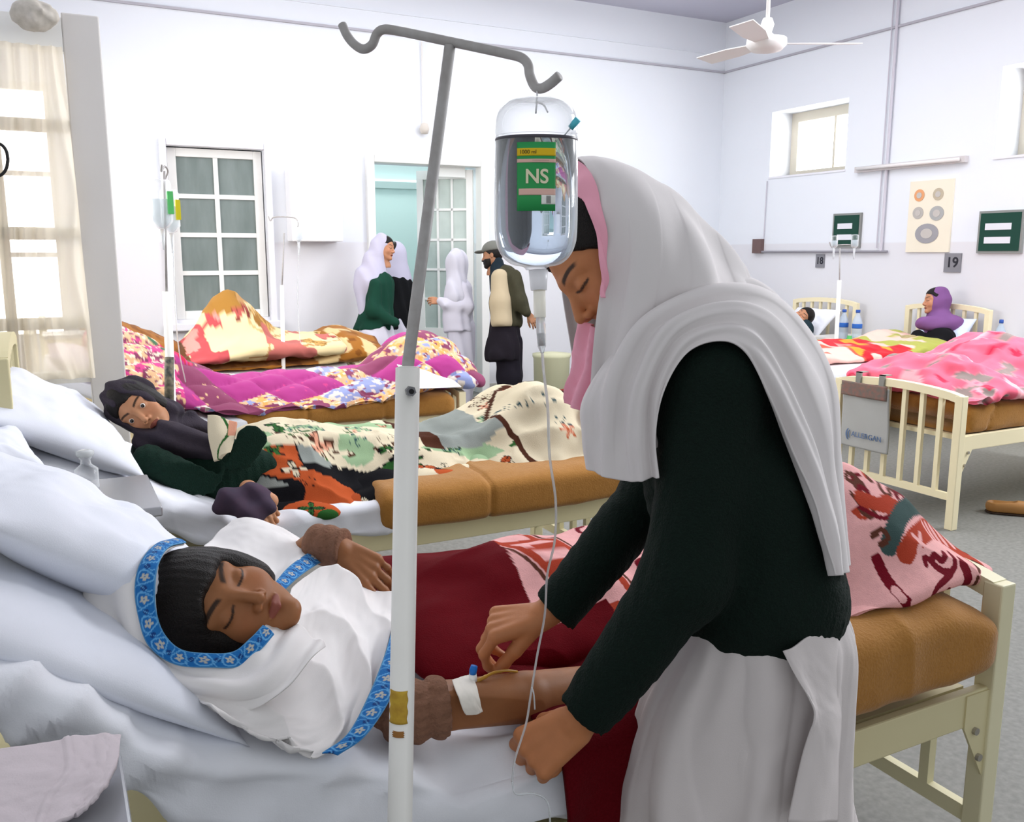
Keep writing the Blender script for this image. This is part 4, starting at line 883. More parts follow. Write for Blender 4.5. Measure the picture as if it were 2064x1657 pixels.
def trim(name, A, B, n=220, m_=26, parent=None, lift=0):
    A = cr(np.array(A), n); B = cr(np.array(B), n); L = np.concatenate([[0], np.cumsum(np.linalg.norm(np.diff((A+B)/2, axis=0), axis=1))]); wd = np.linalg.norm(A-B, axis=1).mean()
    t = np.linspace(0, 1, m_)[None, :, None]; G = A[:, None]*(1-t)+B[:, None]*t
    Nn = normals(G); Nn *= np.sign(np.sum(Nn*(CAM-G), -1).mean()); G = G+Nn*(.004+.003*np.sin(t*np.pi))
    s = (L/wd)[:, None]+0*t[..., 0]; return surf(name, G, cloth_v, parent, trim_col(s, t[..., 0]+0*s), .002)
# hood round the head (inner edge follows the trim)
inn = [(372, 1098, 1.46), (338, 1108, 1.40), (318, 1140, 1.345), (312, 1185, 1.315), (315, 1235, 1.30), (330, 1280, 1.295), (365, 1312, 1.295), (420, 1322, 1.30), (470, 1318, 1.315), (505, 1292, 1.335), (530, 1265, 1.36)]
mid = [(350, 1092, 1.48), (318, 1102, 1.41), (290, 1135, 1.35), (279, 1185, 1.32), (286, 1245, 1.30), (305, 1300, 1.29), (355, 1336, 1.29), (425, 1345, 1.292), (478, 1342, 1.31), (520, 1312, 1.33), (548, 1280, 1.36)]
q1 = [(330, 1092, 1.52), (290, 1105, 1.45), (250, 1135, 1.39), (228, 1185, 1.36), (240, 1245, 1.345), (280, 1315, 1.325), (350, 1362, 1.31), (430, 1375, 1.30), (495, 1370, 1.31), (545, 1335, 1.34), (575, 1290, 1.37)]
q2 = [(320, 1098, 1.58), (260, 1115, 1.50), (205, 1150, 1.44), (176, 1198, 1.42), (205, 1252, 1.40), (262, 1332, 1.37), (345, 1388, 1.345), (430, 1410, 1.33), (510, 1405, 1.33), (570, 1365, 1.36), (610, 1310, 1.39)]
q3 = [(330, 1120, 1.64), (270, 1135, 1.58), (215, 1165, 1.53), (192, 1205, 1.50), (220, 1262, 1.47), (270, 1345, 1.43), (345, 1402, 1.40), (425, 1430, 1.38), (510, 1425, 1.37), (580, 1390, 1.38), (630, 1330, 1.40)]
def h1(u, v, G): return .005*np.sin(u*16+2*np.sin(v*6))*sstep(.1, .4, u)*sstep(.1, .3, v)+.003*fbm(u*4, v*6)
tuck = lambda r: [(a, b, c+(.03 if i == len(r)-1 else 0)) for i, (a, b, c) in enumerate(r)]+[(r[-1][0]+25, r[-1][1]-25, r[-1][2]+.09)]
q1 = [(a, b, c-.03) for a, b, c in q1]; q2 = [(a, b, c-.065) for a, b, c in q2]; q3 = [(a, b, c-.10) for a, b, c in q3]
loft('shawl_hood', [tuck(r) for r in (inn, mid, q1, q2, q3)], 110, 220, girl_shawl_m, G1, h1, solid=.0025)
IN_ = np.array([P(*a) for a in inn]); MI_ = np.array([P(*a) for a in mid]); trim('shawl_trim', IN_+(IN_-MI_)*.12, MI_+(MI_-IN_)*.12, parent=G1)
# shawl over the torso
Wd = lambda r: [Yp(*a) for a in r]
sh = [
 Wd([(352, 1372, 1.31), (385, 1378, 1.28), (430, 1374, 1.262), (495, 1350, 1.285), (532, 1305, 1.33), (556, 1262, 1.38), (572, 1225, 1.46), (590, 1190, 1.54)]),
 Wd([(392, 1403, 1.27), (432, 1410, 1.238), (500, 1390, 1.25), (560, 1348, 1.30), (590, 1300, 1.37), (605, 1255, 1.43), (612, 1210, 1.50), (622, 1160, 1.60)]),
 Wd([(425, 1420, 1.235), (480, 1440, 1.225), (560, 1425, 1.25), (615, 1370, 1.31), (640, 1305, 1.39), (650, 1250, 1.46), (655, 1200, 1.54), (665, 1148, 1.64)]),
 Wd([(470, 1452, 1.225), (540, 1475, 1.215), (620, 1450, 1.25), (670, 1385, 1.32), (690, 1310, 1.41), (700, 1255, 1.49), (705, 1205, 1.57), (712, 1160, 1.66)]),
 Wd([(540, 1480, 1.215), (600, 1500, 1.205), (670, 1468, 1.24), (715, 1395, 1.31), (735, 1315, 1.41), (745, 1262, 1.50), (750, 1222, 1.58), (755, 1188, 1.66)]),
 Wd([(600, 1502, 1.21), (645, 1518, 1.20), (700, 1480, 1.235), (745, 1400, 1.31), (775, 1320, 1.40), (790, 1265, 1.50), (800, 1228, 1.58), (808, 1195, 1.66)])]
for r_ in sh[2:]:
    for k_ in range(4): r_[k_] = r_[k_]-np.array([.006, .03, -.012])*(1-.25*k_)
def sfold(u, v, G):
    ph = v*26+u*7-3*np.sin(u*3)+2.5*fbm(u*2.5, v*2); return .011*(1-np.abs(np.sin(ph*.5))*2)*sstep(0, .15, u)*np.clip(.5+1.1*fbm(u*2.5, v*3+4), .05, 1)+.008*fbm(u*5, v*5)
loft('shawl', sh, 200, 200, girl_shawl_m, G1, sfold, world=True, solid=.003)
TB = Wd([(640, 1512, 1.20), (676, 1518, 1.195), (735, 1478, 1.225), (788, 1398, 1.30), (812, 1320, 1.39), (826, 1262, 1.50)])
TA = Wd([(628, 1508, 1.205), (645, 1514, 1.195), (698, 1476, 1.225), (742, 1396, 1.30), (774, 1318, 1.39), (790, 1262, 1.49)])
for k_ in range(6):
    for T_ in (TA, TB): T_[k_] = T_[k_]-np.array([.008, .036, -.014])*(1-.16*k_)
trim('shawl_trim', TA[1:], TB[1:], parent=G1)
# far part of the shawl over the other shoulder
fs = [Wd([(400, 1140, 1.66), (408, 1108, 1.76), (432, 1075, 1.86), (470, 1052, 1.93)]),
      Wd([(470, 1165, 1.60), (478, 1120, 1.70), (492, 1075, 1.81), (515, 1050, 1.90)]),
      Wd([(520, 1185, 1.58), (535, 1140, 1.68), (550, 1095, 1.78), (575, 1068, 1.86)]),
      Wd([(545, 1200, 1.56), (572, 1152, 1.67), (595, 1112, 1.76), (620, 1090, 1.83)]),
      Wd([(552, 1198, 1.55), (590, 1150, 1.66), (622, 1122, 1.73), (648, 1112, 1.78)])]
loft('shawl', fs, 80, 80, girl_shawl_m, G1, lambda u, v, G: .008*np.sin(v*7+u*5)+.006*fbm(u*4, v*4), world=True, solid=.003)
trim('shawl_trim', Wd([(540, 1196, 1.55), (575, 1152, 1.645), (610, 1124, 1.715), (636, 1108, 1.77)]), Wd([(560, 1205, 1.54), (602, 1166, 1.63), (636, 1142, 1.70), (662, 1130, 1.755)]), parent=G1)
# sheer grey scarf at the neck, brown knitted sleeves
nk = [Wd([(455, 1142, 1.50), (468, 1135, 1.53), (480, 1150, 1.53)]), Wd([(500, 1170, 1.50), (515, 1165, 1.52), (530, 1180, 1.52)]), Wd([(525, 1215, 1.47), (545, 1205, 1.49), (565, 1200, 1.50)]), Wd([(528, 1262, 1.43), (550, 1255, 1.45), (572, 1235, 1.47)])]
loft('neck_scarf', nk, 40, 30, mat('grey_voile', '#8f8d94', .9), G1, lambda u, v, G: .004*np.sin(v*9), world=True, solid=.002)
brown_k = mat('brown_rib_knit', '#8a6450', .95, noise=.4, nscale=90, hex2='#5f4232', bump=.8, bscale=200)
def sleeve(X):
    a = Yp(815, 1436, 1.285); b = Yp(893, 1424, 1.275); d = s_cone(X, a, b, .045, .043); ax_ = (b-a)/np.linalg.norm(b-a); t = (X-a)@ax_; L = np.linalg.norm(b-a)
    d = smax(smax(d, t-L, .006), -t-.05, .01); return d-.008*np.abs(np.sin(t*85+1.6*fbm(X[..., 0]*12, X[..., 1]*12, X[..., 2]*12)))-.002*np.sin(X[..., 2]*400)
c_ = Yp(830, 1430, 1.27); body('sleeve', sleeve, c_-.17, c_+.17, .004, brown_k, G1)
def sleeve2(X):
    a = P(648, 1098, 1.845); b = P(690, 1104, 1.832); d = s_cone(X, a, b, .040, .036); ax_ = (b-a)/np.linalg.norm(b-a); t = (X-a)@ax_; return smax(d, t-np.linalg.norm(b-a), .005)-.005*np.abs(np.sin(t*90))
c_ = P(640, 1105, 1.85); body('sleeve', sleeve2, c_-.13, c_+.13, .004, brown_k, G1)
# drip bandage and cannula
bt = [Yp(935, 1378, 1.375), Yp(950, 1400, 1.345), Yp(955, 1430, 1.33)]
tp = [[Yp(910, 1378, 1.275), Yp(918, 1400, 1.242), Yp(926, 1420, 1.230), Yp(936, 1437, 1.231)], [Yp(935, 1370, 1.285), Yp(942, 1395, 1.245), Yp(950, 1418, 1.231), Yp(958, 1436, 1.232)], [Yp(952, 1368, 1.29), Yp(958, 1392, 1.25), Yp(962, 1412, 1.235), Yp(967, 1432, 1.235)]]
tt = loft('medical_tape', tp, 24, 30, mat('tape_white', '#ece7dd', .8), None, lambda u, v, G: .006+.0015*fbm(u*6, v*6), world=True, solid=.002); tag(tt, 'white medical tape wrapped on the forearm of the girl in the shawl', 'tape')
cn = thing('cannula', Yp(953, 1362, 1.275), 'small cannula port with blue cap taped on the forearm of the lying girl', 'cannula')
c0 = Yp(953, 1372, 1.275)
MB().tube([c0, c0+np.array([0, 0, .012])], [.0075, .0065], 12).build('hub', mat('hub_white', '#f2f2f2', .4), cn, True)
MB().tube([c0+np.array([0, 0, .012]), c0+np.array([.001, 0, .019]), c0+np.array([.003, 0, .026])], [.006, .0068, .0058], 12).build('cap', mat('cap_blue', '#1b6fc4', .35), cn, True)
MB().tube(cr([Yp(957, 1374, 1.275), Yp(975, 1366, 1.275), Yp(995, 1356, 1.28), Yp(1020, 1352, 1.29), Yp(1042, 1354, 1.30)], 30), [.0034]*10+[.0026]*20, 8).build('extension_line', mat('amber_line', '#b98a35', .3), cn, True)
# ---------------------------------------------------------------- blanket over the girl
def stroke(C, x, y, pts, wdt, col, closed=False):
    pts = cr(np.array(pts, float), max(24, 8*len(pts))) if len(pts) > 2 else np.array(pts, float)
    d = np.full(x.shape, 9.)
    for i in range(len(pts)-1):
        a = pts[i]; b = pts[i+1]; ab = b-a; L = ab@ab+1e-12; t = np.clip(((x-a[0])*ab[0]+(y-a[1])*ab[1])/L, 0, 1); d = np.minimum(d, np.hypot(x-a[0]-t*ab[0], y-a[1]-t*ab[1]))
    C[d < wdt] = col; return C
def curl(cx, cy, s, rot=0, flip=1):
    out = []
    for t in np.linspace(0, 1, 14):
        a = rot+flip*t*5.0; r = s*(.25+.75*t); out.append((cx+r*math.cos(a), cy+r*math.sin(a)))
    return out
cM = np.array(srgb('#5e0812')); cP = np.array(srgb('#e3aaa8')); cR = np.array(srgb('#a8402c')); cW = np.array(srgb('#6d1120')); cB = np.array(srgb('#5b352a')); cG = np.array(srgb('#3f5250')); cT = np.array(srgb('#b98a72'))
def top1(x, y):
    t = .745+.075*np.exp(-((y-1.72)/.28)**2)*sstep(.5, .9, x)
    t = t+.22*np.exp(-((x-1.66)/.24)**2-((y-1.50)/.26)**2)
    t = t+.03*np.exp(-((x-1.0)/.10)**2-((y-1.5)/.10)**2)
    return t+.016*fbm(x*5, y*5)
def yn(x): return 1.39-.02*np.sin(x*9)-.16*sstep(1.2, 1.4, x)
def col1(G):
    x = G[..., 0].copy(); y = G[..., 1]+(G[..., 2]-.78)*.55*(G[..., 1] < 1.35); x = x+.015*fbm(x*6, y*6); y = y+.015*fbm(x*6+7, y*6)
    C = np.zeros(G.shape)+cP
    n = vnoise(x*5, y*5, 2)
    # brown and wine curls over the pink field
    rs = np.random.RandomState(11)
    for k in range(34):
        cx = 1.06+.95*rs.rand(); cy = 1.2+.85*rs.rand(); s = .022+.022*rs.rand(); stroke(C, x, y, curl(cx, cy, s, rs.rand()*6, 1 if rs.rand() > .5 else -1), .0055, [cB, cW, cW][k % 3])
    # striped bands with the square boxes
    for (x0, sgn) in ((.96, 1), (1.40, 1)):
        b = np.abs(x-x0-.25*(y-1.8)*-.4); C[b < .060] = cR; k = ((y*1.0) % .095)/.095; inb = (b < .042) & (k > .22) & (k < .84); C[inb] = cP; C[(np.abs(b-.068) < .004)] = cB
    # folded-over corner at the foot: green band, red band with strokes, scrolls
    a_ = (G-CAM)@RT; b_ = (G-CAM)@UP; ft_ = (G[..., 0] > 1.26)
    K = lambda L: [((px-1032)/837., (828.5-py)/837.) for px, py in L]
    C[ft_ & (a_ < 5)] = cP
    S = lambda L, w_, col: stroke(C, np.where(ft_, a_, 99), b_, K(L), w_, col)
    for q in range(34):
        r1, r2 = _T[q, 5, 7], _T[q, 9, 11]; cx, cy = 1690+300*r1, 955+70*r2; S([(cx+d_*math.cos(t_), cy+d_*math.sin(t_)) for d_, t_ in zip((4, 8, 12, 15, 18), np.linspace(q, q+4.5, 5))], .0048, [cB, cW, cR][q % 3])
    S([(1700, 995), (1735, 1008), (1772, 1012)], .016, cR); S([(1690, 1010), (1730, 1030), (1775, 1022)], .005, cW)
    S([(1728, 1078), (1752, 1045), (1790, 1022), (1835, 1018), (1890, 1040)], .021, cG); S([(1740, 1112), (1765, 1066), (1800, 1044), (1845, 1040), (1905, 1062)], .004, cP)
    S([(1758, 1092), (1785, 1070), (1840, 1060), (1890, 1072), (1925, 1092), (1950, 1120)], .021, cR)
    S([(1788, 1062), (1812, 1088)], .005, cP); S([(1812, 1062), (1788, 1088)], .005, cP)
    for q in (1845, 1866, 1886, 1908, 1930): S([(q, 1050+(q-1845)*.32), (q+8, 1078+(q-1845)*.32)], .007, cP)
    S([(1700, 1100), (1712, 1140), (1735, 1172), (1775, 1190), (1830, 1196), (1870, 1186), (1892, 1150), (1890, 1120)], .013, cW)
    for q in range(6): t_ = q/5; S([(1716+t_*150, 1150+38*math.sin(t_*2.6)), (1722+t_*150, 1160+38*math.sin(t_*2.6))], .010, cP)
    S([(1850, 1100), (1835, 1108), (1822, 1098), (1812, 1110), (1830, 1125), (1850, 1130), (1828, 1140), (1805, 1150), (1796, 1165), (1812, 1178), (1836, 1172), (1840, 1160)], .0075, cW)
    S([(1850, 1130), (1866, 1120), (1872, 1104)], .007, cW); S([(1812, 1110), (1798, 1100), (1795, 1112)], .006, cW)
    S([(1925, 1135), (1945, 1128), (1962, 1145), (1958, 1168), (1935, 1176), (1915, 1165), (1918, 1145)], .005, cB)
    S([(1905, 1190), (1930, 1185), (1955, 1192)], .005, cB); S([(1700, 1060), (1722, 1050), (1730, 1065), (1712, 1075)], .006, cB)
    # big wine loops near the middle
    stroke(C, x, y, curl(1.15, 1.56, .048, 1.2, 1), .010, cW); stroke(C, x, y, curl(1.14, 1.66, .040, 4, -1), .010, cW)
    # maroon plush side
    C[x < .86+(y-1.6)*.2] = cM; C[(y < 1.46) & (x < .98)] = cM
    return C*(1+.10*fbm(G[..., 0]*90, G[..., 1]*90, G[..., 2]*90, 2))[..., None]
plush = mat('mink_plush', None, .9, vcol=True, bump=.35, bscale=350, sheen=.02, spec=.04)
slab('printed_blanket', .56, 1.96, lambda x: yn(x), lambda x: 2.06-.05*np.sin(x*7), lambda x: .70+.05*sstep(1.3, 1.5, x), top1, plush, 3.2, .12, 620, 420, lambda G: wrinkle(.034, 2.6, 3.2, 1.4, 51)(G)*sstep(.62, .8, G[..., 0]), col1, label='maroon and pink plush blanket with scroll print over the girl in the shawl', cat='blanket')
# maroon fold hanging over the near side of the mattress
mg = [[np.array([.68, 1.40, .725]), np.array([.68, 1.26, .712]), np.array([.685, 1.165, .69]), np.array([.69, 1.145, .60]), np.array([.695, 1.14, .55])],
      [np.array([.80, 1.40, .73]), np.array([.80, 1.26, .715]), np.array([.80, 1.155, .69]), np.array([.79, 1.14, .60]), np.array([.785, 1.135, .55])],
      [np.array([.95, 1.40, .76]), np.array([.95, 1.24, .74]), np.array([.95, 1.145, .70]), np.array([.95, 1.13, .62]), np.array([.95, 1.13, .56])],
      [np.array([1.15, 1.38, .80]), np.array([1.15, 1.23, .78]), np.array([1.15, 1.135, .72]), np.array([1.15, 1.13, .63]), np.array([1.15, 1.13, .57])],
      [np.array([1.30, 1.36, .81]), np.array([1.30, 1.22, .79]), np.array([1.30, 1.13, .73]), np.array([1.30, 1.125, .64]), np.array([1.30, 1.125, .59])]]
mar = mat('maroon_plush', '#560a12', .95, spec=.04, noise=.35, nscale=250, hex2='#6a141d', bump=.5, bscale=350, sheen=.03)
tag(loft('maroon_blanket', mg, 90, 70, mar, None, lambda u, v, G: .008*np.sin(u*14+v*3)+.006*fbm(u*6, v*4), world=True, solid=.008), 'maroon plush underside of a blanket hanging over the near side of the nearest bed', 'blanket')
# ---------------------------------------------------------------- second patient
G2 = thing('person', (.5, 3.3, .65), 'patient in a dark grey headscarf and green sweater looking towards the camera', 'person')
H2 = P(281, 824, 3.15); M2 = frame(cdir(.30, -.20, -.93), cdir(-.78, .56, -.37)); S2 = 1.0
def hd2(X):
    d = head_sdf(X, H2, M2, S2, P(340, 905, 3.22)); q = (X-H2)@M2; q[..., 0] = np.abs(q[..., 0])
    return smax(d, -s_ell(q, (.032, .088, .0005), (.0135, .012, .0058)), .0015)
Vh, Fh = nets(hd2, H2-.17, H2+.17, .0026)
parts = [(Vh, Fh, head_col(Vh, H2, M2, S2, SK['pat2'], lash=0))]
hh = hand_prims(P(505, 1012, 2.965), frame(cdir(.7, -.5, 0), cdir(0, .7, -.7)), curl=(40, 50, 30), s=.95); hh += [(P(545, 1010, 2.93), P(500, 985, 3.0), .026, .03)]
parts.append(limb(hh, SK['pat2'], .003))
parts.append(limb([(P(340, 925, 3.25), P(500, 960, 3.3), .07, .07), (P(500, 960, 3.3), np.array([1.2, 3.4, .66]), .07, .06), (np.array([1.2, 3.4, .66]), np.array([1.8, 3.4, .66]), .06, .05)], SK['pat2'], .012, .13, .03))
join_meshes('body', parts, skin_v, G2); eyeballs(H2, M2, S2, G2, (0, 1, 0))
body('hair', lambda X: hair_sdf(X, H2, M2, S2, .008, -.008, side=.001), H2-.16, H2+.16, .003, hair_m, G2)
scarf2 = mat('dark_grey_headscarf', '#3f3840', .95, noise=.5, nscale=14, hex2='#241f2e', bump=.5, bscale=200)
def hood_sdf(c, M, s, grow=.02, open_=.55, drop=None):
    def f(X):
        q = (X-c)@M/s; d = s_ell(q, (0, -.022, .018), (.073+grow, .095+grow, .100+grow)); d = smin(d, s_ell(q, (0, -.03, -.09), (.082, .085, .06)), .03)
        d = smax(d, -s_ell(q, (0, .115, -.012), (.062, .10, .098)), .01); return d*s+.004*np.sin(q[..., 1]*90+q[..., 2]*40)*s
    return f
hs = hood_sdf(H2, M2, S2, .016)
def scf2(X):
    d = hs(X)
    d = smin(d, chain(X, [P(300, 880, 3.12), P(350, 885, 3.10), P(420, 905, 3.12)], [.055, .060, .05]), .02)
    d = smin(d, chain(X, [P(330, 880, 3.28), P(380, 855, 3.36), P(430, 880, 3.4)], [.045, .05, .04]), .02)
    d = smax(d, -s_ell((X-H2)@M2, (0, .12, .0), (.058, .10, .075)), .008)
    return d-.007*np.sin((X@cdir(.25, .95, 0))*110+X[..., 0]*12+2*fbm(X[..., 0]*8, X[..., 1]*8, X[..., 2]*8))*.8
body('headscarf', scf2, P(180, 1000, 3.0)-.15, P(450, 760, 3.45)+.12, .0065, scarf2, G2)
def sw2(X):
    d = smin(s_cone(X, P(330, 915, 3.22), P(450, 950, 3.2), .11, .115), s_cone(X, P(450, 950, 3.2), P(540, 960, 3.25), .115, .09), .04)
    arm = smin(s_cone(X, P(300, 930, 3.02), P(430, 985, 2.98), .058, .052), s_cone(X, P(430, 985, 2.98), P(500, 905, 3.02), .055, .05), .03); arm = smin(arm, s_cone(X, P(492, 930, 3.02), P(508, 888, 3.06), .062, .052), .02)
    return smin(d, arm, .02)-.005*fbm(X[..., 0]*14, X[..., 1]*14, X[..., 2]*14)-.002*np.sin(X[..., 0]*200)
body('sweater', sw2, P(180, 1040, 3.0)-.15, P(600, 800, 3.45)+.1, .0075, mat('bottle_green_knit', '#0d2b20', .95, noise=.35, nscale=90, hex2='#071510', bump=.8, bscale=220), G2)
def cuff2(X):
    d = smin(s_ell(X, P(490, 1010, 2.91), (.10, .055, .055)), s_ell(X, P(512, 1030, 2.885), (.065, .045, .04)), .02); return d-.008*np.sin(X[..., 0]*60+X[..., 2]*50)
body('shawl_end', cuff2, P(495, 1015, 2.9)-.16, P(495, 1015, 2.9)+.16, .006, mat('purple_grey_cloth', '#4b3a4a', .95, noise=.5, nscale=18, hex2='#2c3040'), G2)
# blanket of bed 2
def top2(x, y):
    yc = y-3.42
    t = .79-.7*np.clip(-yc-.12, 0, 1)-.2*np.clip(yc-.2, 0, 1)+.05*np.exp(-((x-.75)/.18)**2)
    t = t+.13*np.exp(-((x-1.84)/.17)**2-((y-3.35)/.28)**2)+.07*np.exp(-((x-1.80)/.12)**2-((y-3.72)/.14)**2)
    return t-.04*np.exp(-((x-1.45)/.14)**2)+.016*fbm(x*6, y*6)
PC = {k: np.array(srgb(v)) for k, v in dict(cream='#dcd0b4', grey='#8f9590', blk='#17171a', org='#b3532c', grn='#31602f', mint='#98b48d', teal='#1e4550', brn='#4a2b1f', peach='#d99b80').items()}
def col2(G):
    x, y, z = G[..., 0]+.03*fbm(G[..., 0]*5, G[..., 1]*5), G[..., 1], G[..., 2]; v = y+z*1.2
    wx = .05*fbm(x*4, y*4, z*4); X_, Y_, Z_ = x+wx, y-wx, z; n3 = lambda f, o: vnoise(X_*f+o, Y_*f+o*.7, Z_*f+o*1.3)
    C = np.zeros(G.shape)+PC['cream']; up_ = y > 3.24; t_ = y*.75+z; a = n3(6, 1); b = n3(7, 11); c = n3(6, 31)
    rs = np.random.RandomState(8)
    C[a > .68] = PC['mint']
    flowers(C, x, t_, 90, [(PC['mint'], PC['teal']), (PC['peach'], PC['brn']), (PC['cream'], PC['brn']), (PC['grn'], PC['blk']), (PC['cream'], PC['grn'])], rs, .028, .058)
    C[up_ & (x > 1.34) & (x < 1.62)] = PC['grey']; C[up_ & (x > 1.28) & (x < 1.36) & (b > .35)] = PC['brn']
    lo_ = (y < 3.20+.03*np.sin(x*11)); D_ = np.zeros(G.shape)+PC['grey']; D_[a > .40] = PC['blk']; D_[b > .52] = PC['org']; D_[np.abs(b-.52) < .03] = PC['blk']; D_[c > .64] = PC['grn']; D_[(x > 1.15) & (a > .60)] = PC['cream']
    flowers(D_, x, t_, 60, [(PC['org'], PC['blk']), (PC['grn'], PC['blk']), (PC['cream'], PC['blk'])], rs, .025, .05); C[lo_] = D_[lo_]
    e = np.hypot((x-1.84)/.21, (y-3.28)/.30); E_ = np.zeros(G.shape)+PC['cream']*.95; flowers(E_, x, t_, 60, [(PC['cream'], PC['teal']), (PC['peach'], PC['org'])], rs, .025, .045); k = e < 1; C[k] = E_[k]; C[np.abs(e-1) < .05] = PC['brn']
    C[(x < .67) & up_] = PC['cream']*.9
    return C
FB = slab('floral_blanket', .60, 2.08, lambda x: 2.97+.04*np.sin(x*6)+.05*sstep(.95, 1.1, x), 3.78, lambda x: .64+.045*sstep(.9, 1.1, x), top2, plush, 2.8, .10, 420, 240, wrinkle(.045, 3.2, 3.6, 1.3, 61), col2, label='cream, orange and green floral blanket rumpled over the second bed', cat='blanket')
fc_ = [[(421, 838, 3.10), (424, 880, 3.06), (432, 930, 3.02)], [(445, 842, 3.09), (446, 882, 3.04), (445, 922, 3.01)], [(478, 852, 3.10), (472, 885, 3.06), (462, 912, 3.03)]]
def fcol(u, v, G):
    C = np.zeros(G.shape)+PC['cream']; C[(np.abs(u-.55-.25*np.sin(v*5)) < .07)] = PC['grn']; C[(u > .75) & (v < .45)] = PC['peach']; return C
loft('blanket_corner', fc_, 40, 40, plush, FB, lambda u, v, G: .006*np.sin(u*6+v*3), fcol, solid=.012)
def col5(G):
    n = vnoise(G[..., 0]*14, G[..., 1]*14, G[..., 2]*14); C = np.zeros(G.shape)+np.array(srgb('#7a2a1c')); C[n > .6] = srgb('#3a1512'); C[n < .3] = srgb('#b34c33'); return C
slab('rust_blanket', 2.03, 2.30, 3.05, 3.75, .66, lambda x, y: .86+.0*x, plush, 2.6, .06, 60, 50, wrinkle(.03, 6, 6), col5, label='rust red bundle behind the feet of the second bed, beside the white headscarf', cat='blanket')
# ---------------------------------------------------------------- standing figures at the back
def fig(label, d, head, hdir, hup, skin, s=1., hood=None, hoodm=None, garments=(), hands=(), hairT=-.01, legs=(), extra=None, cap=False, lean=None):
    c = P(head[0], head[1], d); base = P(head[0], head[1], d); base[2] = 0
    t = thing('person', base, label, 'person'); M = frame(cdir(*hdir), cdir(*hup))
    V, F = nets(lambda X: head_sdf(X, c, M, s, P(lean[0], lean[1], d) if lean else c-np.array([0, 0, .17])), c-.19, c+.19, .005); parts = [(V, F, head_col(V, c, M, s, skin))]
    for px, py, dd, r in hands:
        w_ = P(px, py, dd); Mh = frame(cdir(*r), cdir(0, .3, -.9)); hp_ = hand_prims(w_, Mh, curl=(25, 30, 20), s=.95); parts.append(limb(hp_, skin, .005))
    if legs: parts.append(limb([(np.array(a), np.array(b), .06, .04) for a, b in legs], skin, .02, .1, .02))
    join_meshes('body', parts, skin_v, t)
    if hood is None or not cap: body('hair', lambda X: hair_sdf(X, c, M, s, .008, hairT), c-.16, c+.16, .006, hair_m, t)
    return t, c, M
def garment(name, d, pts, m_, parent, h=.012, fold=.006, freq=60, k=.05, cut=None, two=None):
    """pts: chains [(px,py,r,dd)] ; dd = depth offset"""
    chs = pts if isinstance(pts[0], list) else [pts]
    cc = [[(P(a[0], a[1], d+(a[3] if len(a) > 3 else 0)), a[2]) for a in ch] for ch in chs]
    al = np.array([q[0] for ch in cc for q in ch])
    def f(X):
        r = None
        for ch in cc:
            for i in range(len(ch)-1):
                e = s_cone(X, ch[i][0], ch[i+1][0], ch[i][1], ch[i+1][1]); r = e if r is None else smin(r, e, k)
        if cut: r = smax(r, (P(cut[0], cut[1], d)-X)@UP, .01)
        if two: r = smax(r, (X-P(two[0], two[1], d))@UP, .01)
        r = smax(r, .005-X[..., 2], .01)
        return r-fold*np.sin(X[..., 0]*freq+X[..., 1]*freq*.7+2*fbm(X[..., 0]*4, X[..., 1]*4, X[..., 2]*3))
    mx = max(q[1] for ch in cc for q in ch)+.05
    return body(name, f, al.min(0)-mx, al.max(0)+mx, h, m_, parent)
white_c = mat('white_uniform_cotton', '#c8c6d2', .85); lil = mat('lilac_white_scarf', '#bdbacd', .85); far_green = mat('far_green_knit', '#0f3b2d', .95)
d = 8.55
t, c, M = fig('standing woman in white headscarf and dark green sweater, seen side-on by the doorway', d, (775, 500), (.93, -.1, -.25), (0, 1, 0), SK['far'], 1.0, hood=True, hairT=-.004)
def hf(X):
    q = (X-c)@M; e = s_ell(q, (0, -.035, .015), (.095, .105, .125)); e = smin(e, s_cone(X, P(755, 520, d), P(748, 570, d), .10, .16), .05); e = smin(e, s_cone(X, P(735, 560, d-.03), P(735, 650, d-.05), .10, .05), .05)
    e = smax(e, -s_ell(q, (0, .12, -.01), (.075, .115, .12)), .01); return e-.006*np.sin(X[..., 0]*50+X[..., 2]*20)
body('headscarf', hf, c-np.array([.4, .4, .95]), c+.25, .009, lil, t)
garment('sweater', d, [[(765, 575, .14), (760, 640, .15), (757, 668, .17)], [(758, 575, .06, -.15), (752, 625, .06, -.17), (795, 650, .045, -.15)], [(735, 640, .05, -.05), (722, 665, .05, 0)]], far_green, t, cut=(755, 668))
garment('tunic', d, [(760, 640, .14), (758, 690, .18), (755, 760, .21), (755, 790, .17)], white_c, t, fold=.012, freq=45)
garment('trousers', d, [[(748, 760, .09), (748, 808, .06)], [(768, 760, .09), (768, 808, .06)]], white_c, t, k=.02)
t, c, M = fig('standing woman in a black sweater mostly hidden behind the green-sweatered woman', d+.45, (798, 512), (.3, 0, .95), (0, 1, 0), SK['far'], 1.0)
body('headscarf', (lambda cc: lambda X: smin(s_ell(X, cc, (.10, .11, .13)), s_cone(X, cc, cc-np.array([0, 0, .25]), .09, .16), .05))(c), c-np.array([.3, .3, .5]), c+.2, .01, lil, t)
garment('sweater', d+.45, [[(800, 575, .13), (800, 630, .14), (803, 665, .15)], [(822, 575, .055), (832, 620, .05), (828, 630, .045)]], mat('black_knit', '#0b0d10', .95), t, cut=(800, 668))
garment('tunic', d+.45, [(800, 640, .13), (803, 690, .17), (803, 780, .19)], white_c, t, fold=.012, freq=45)
d = 8.75
t, c, M = fig('small standing woman dressed all in white with her back to the camera', d, (921, 533), (-.55, 0, .8), (0, 1, 0), SK['far'], .95, hands=((888, 608, d-.05, (-.9, .1, 0)),))
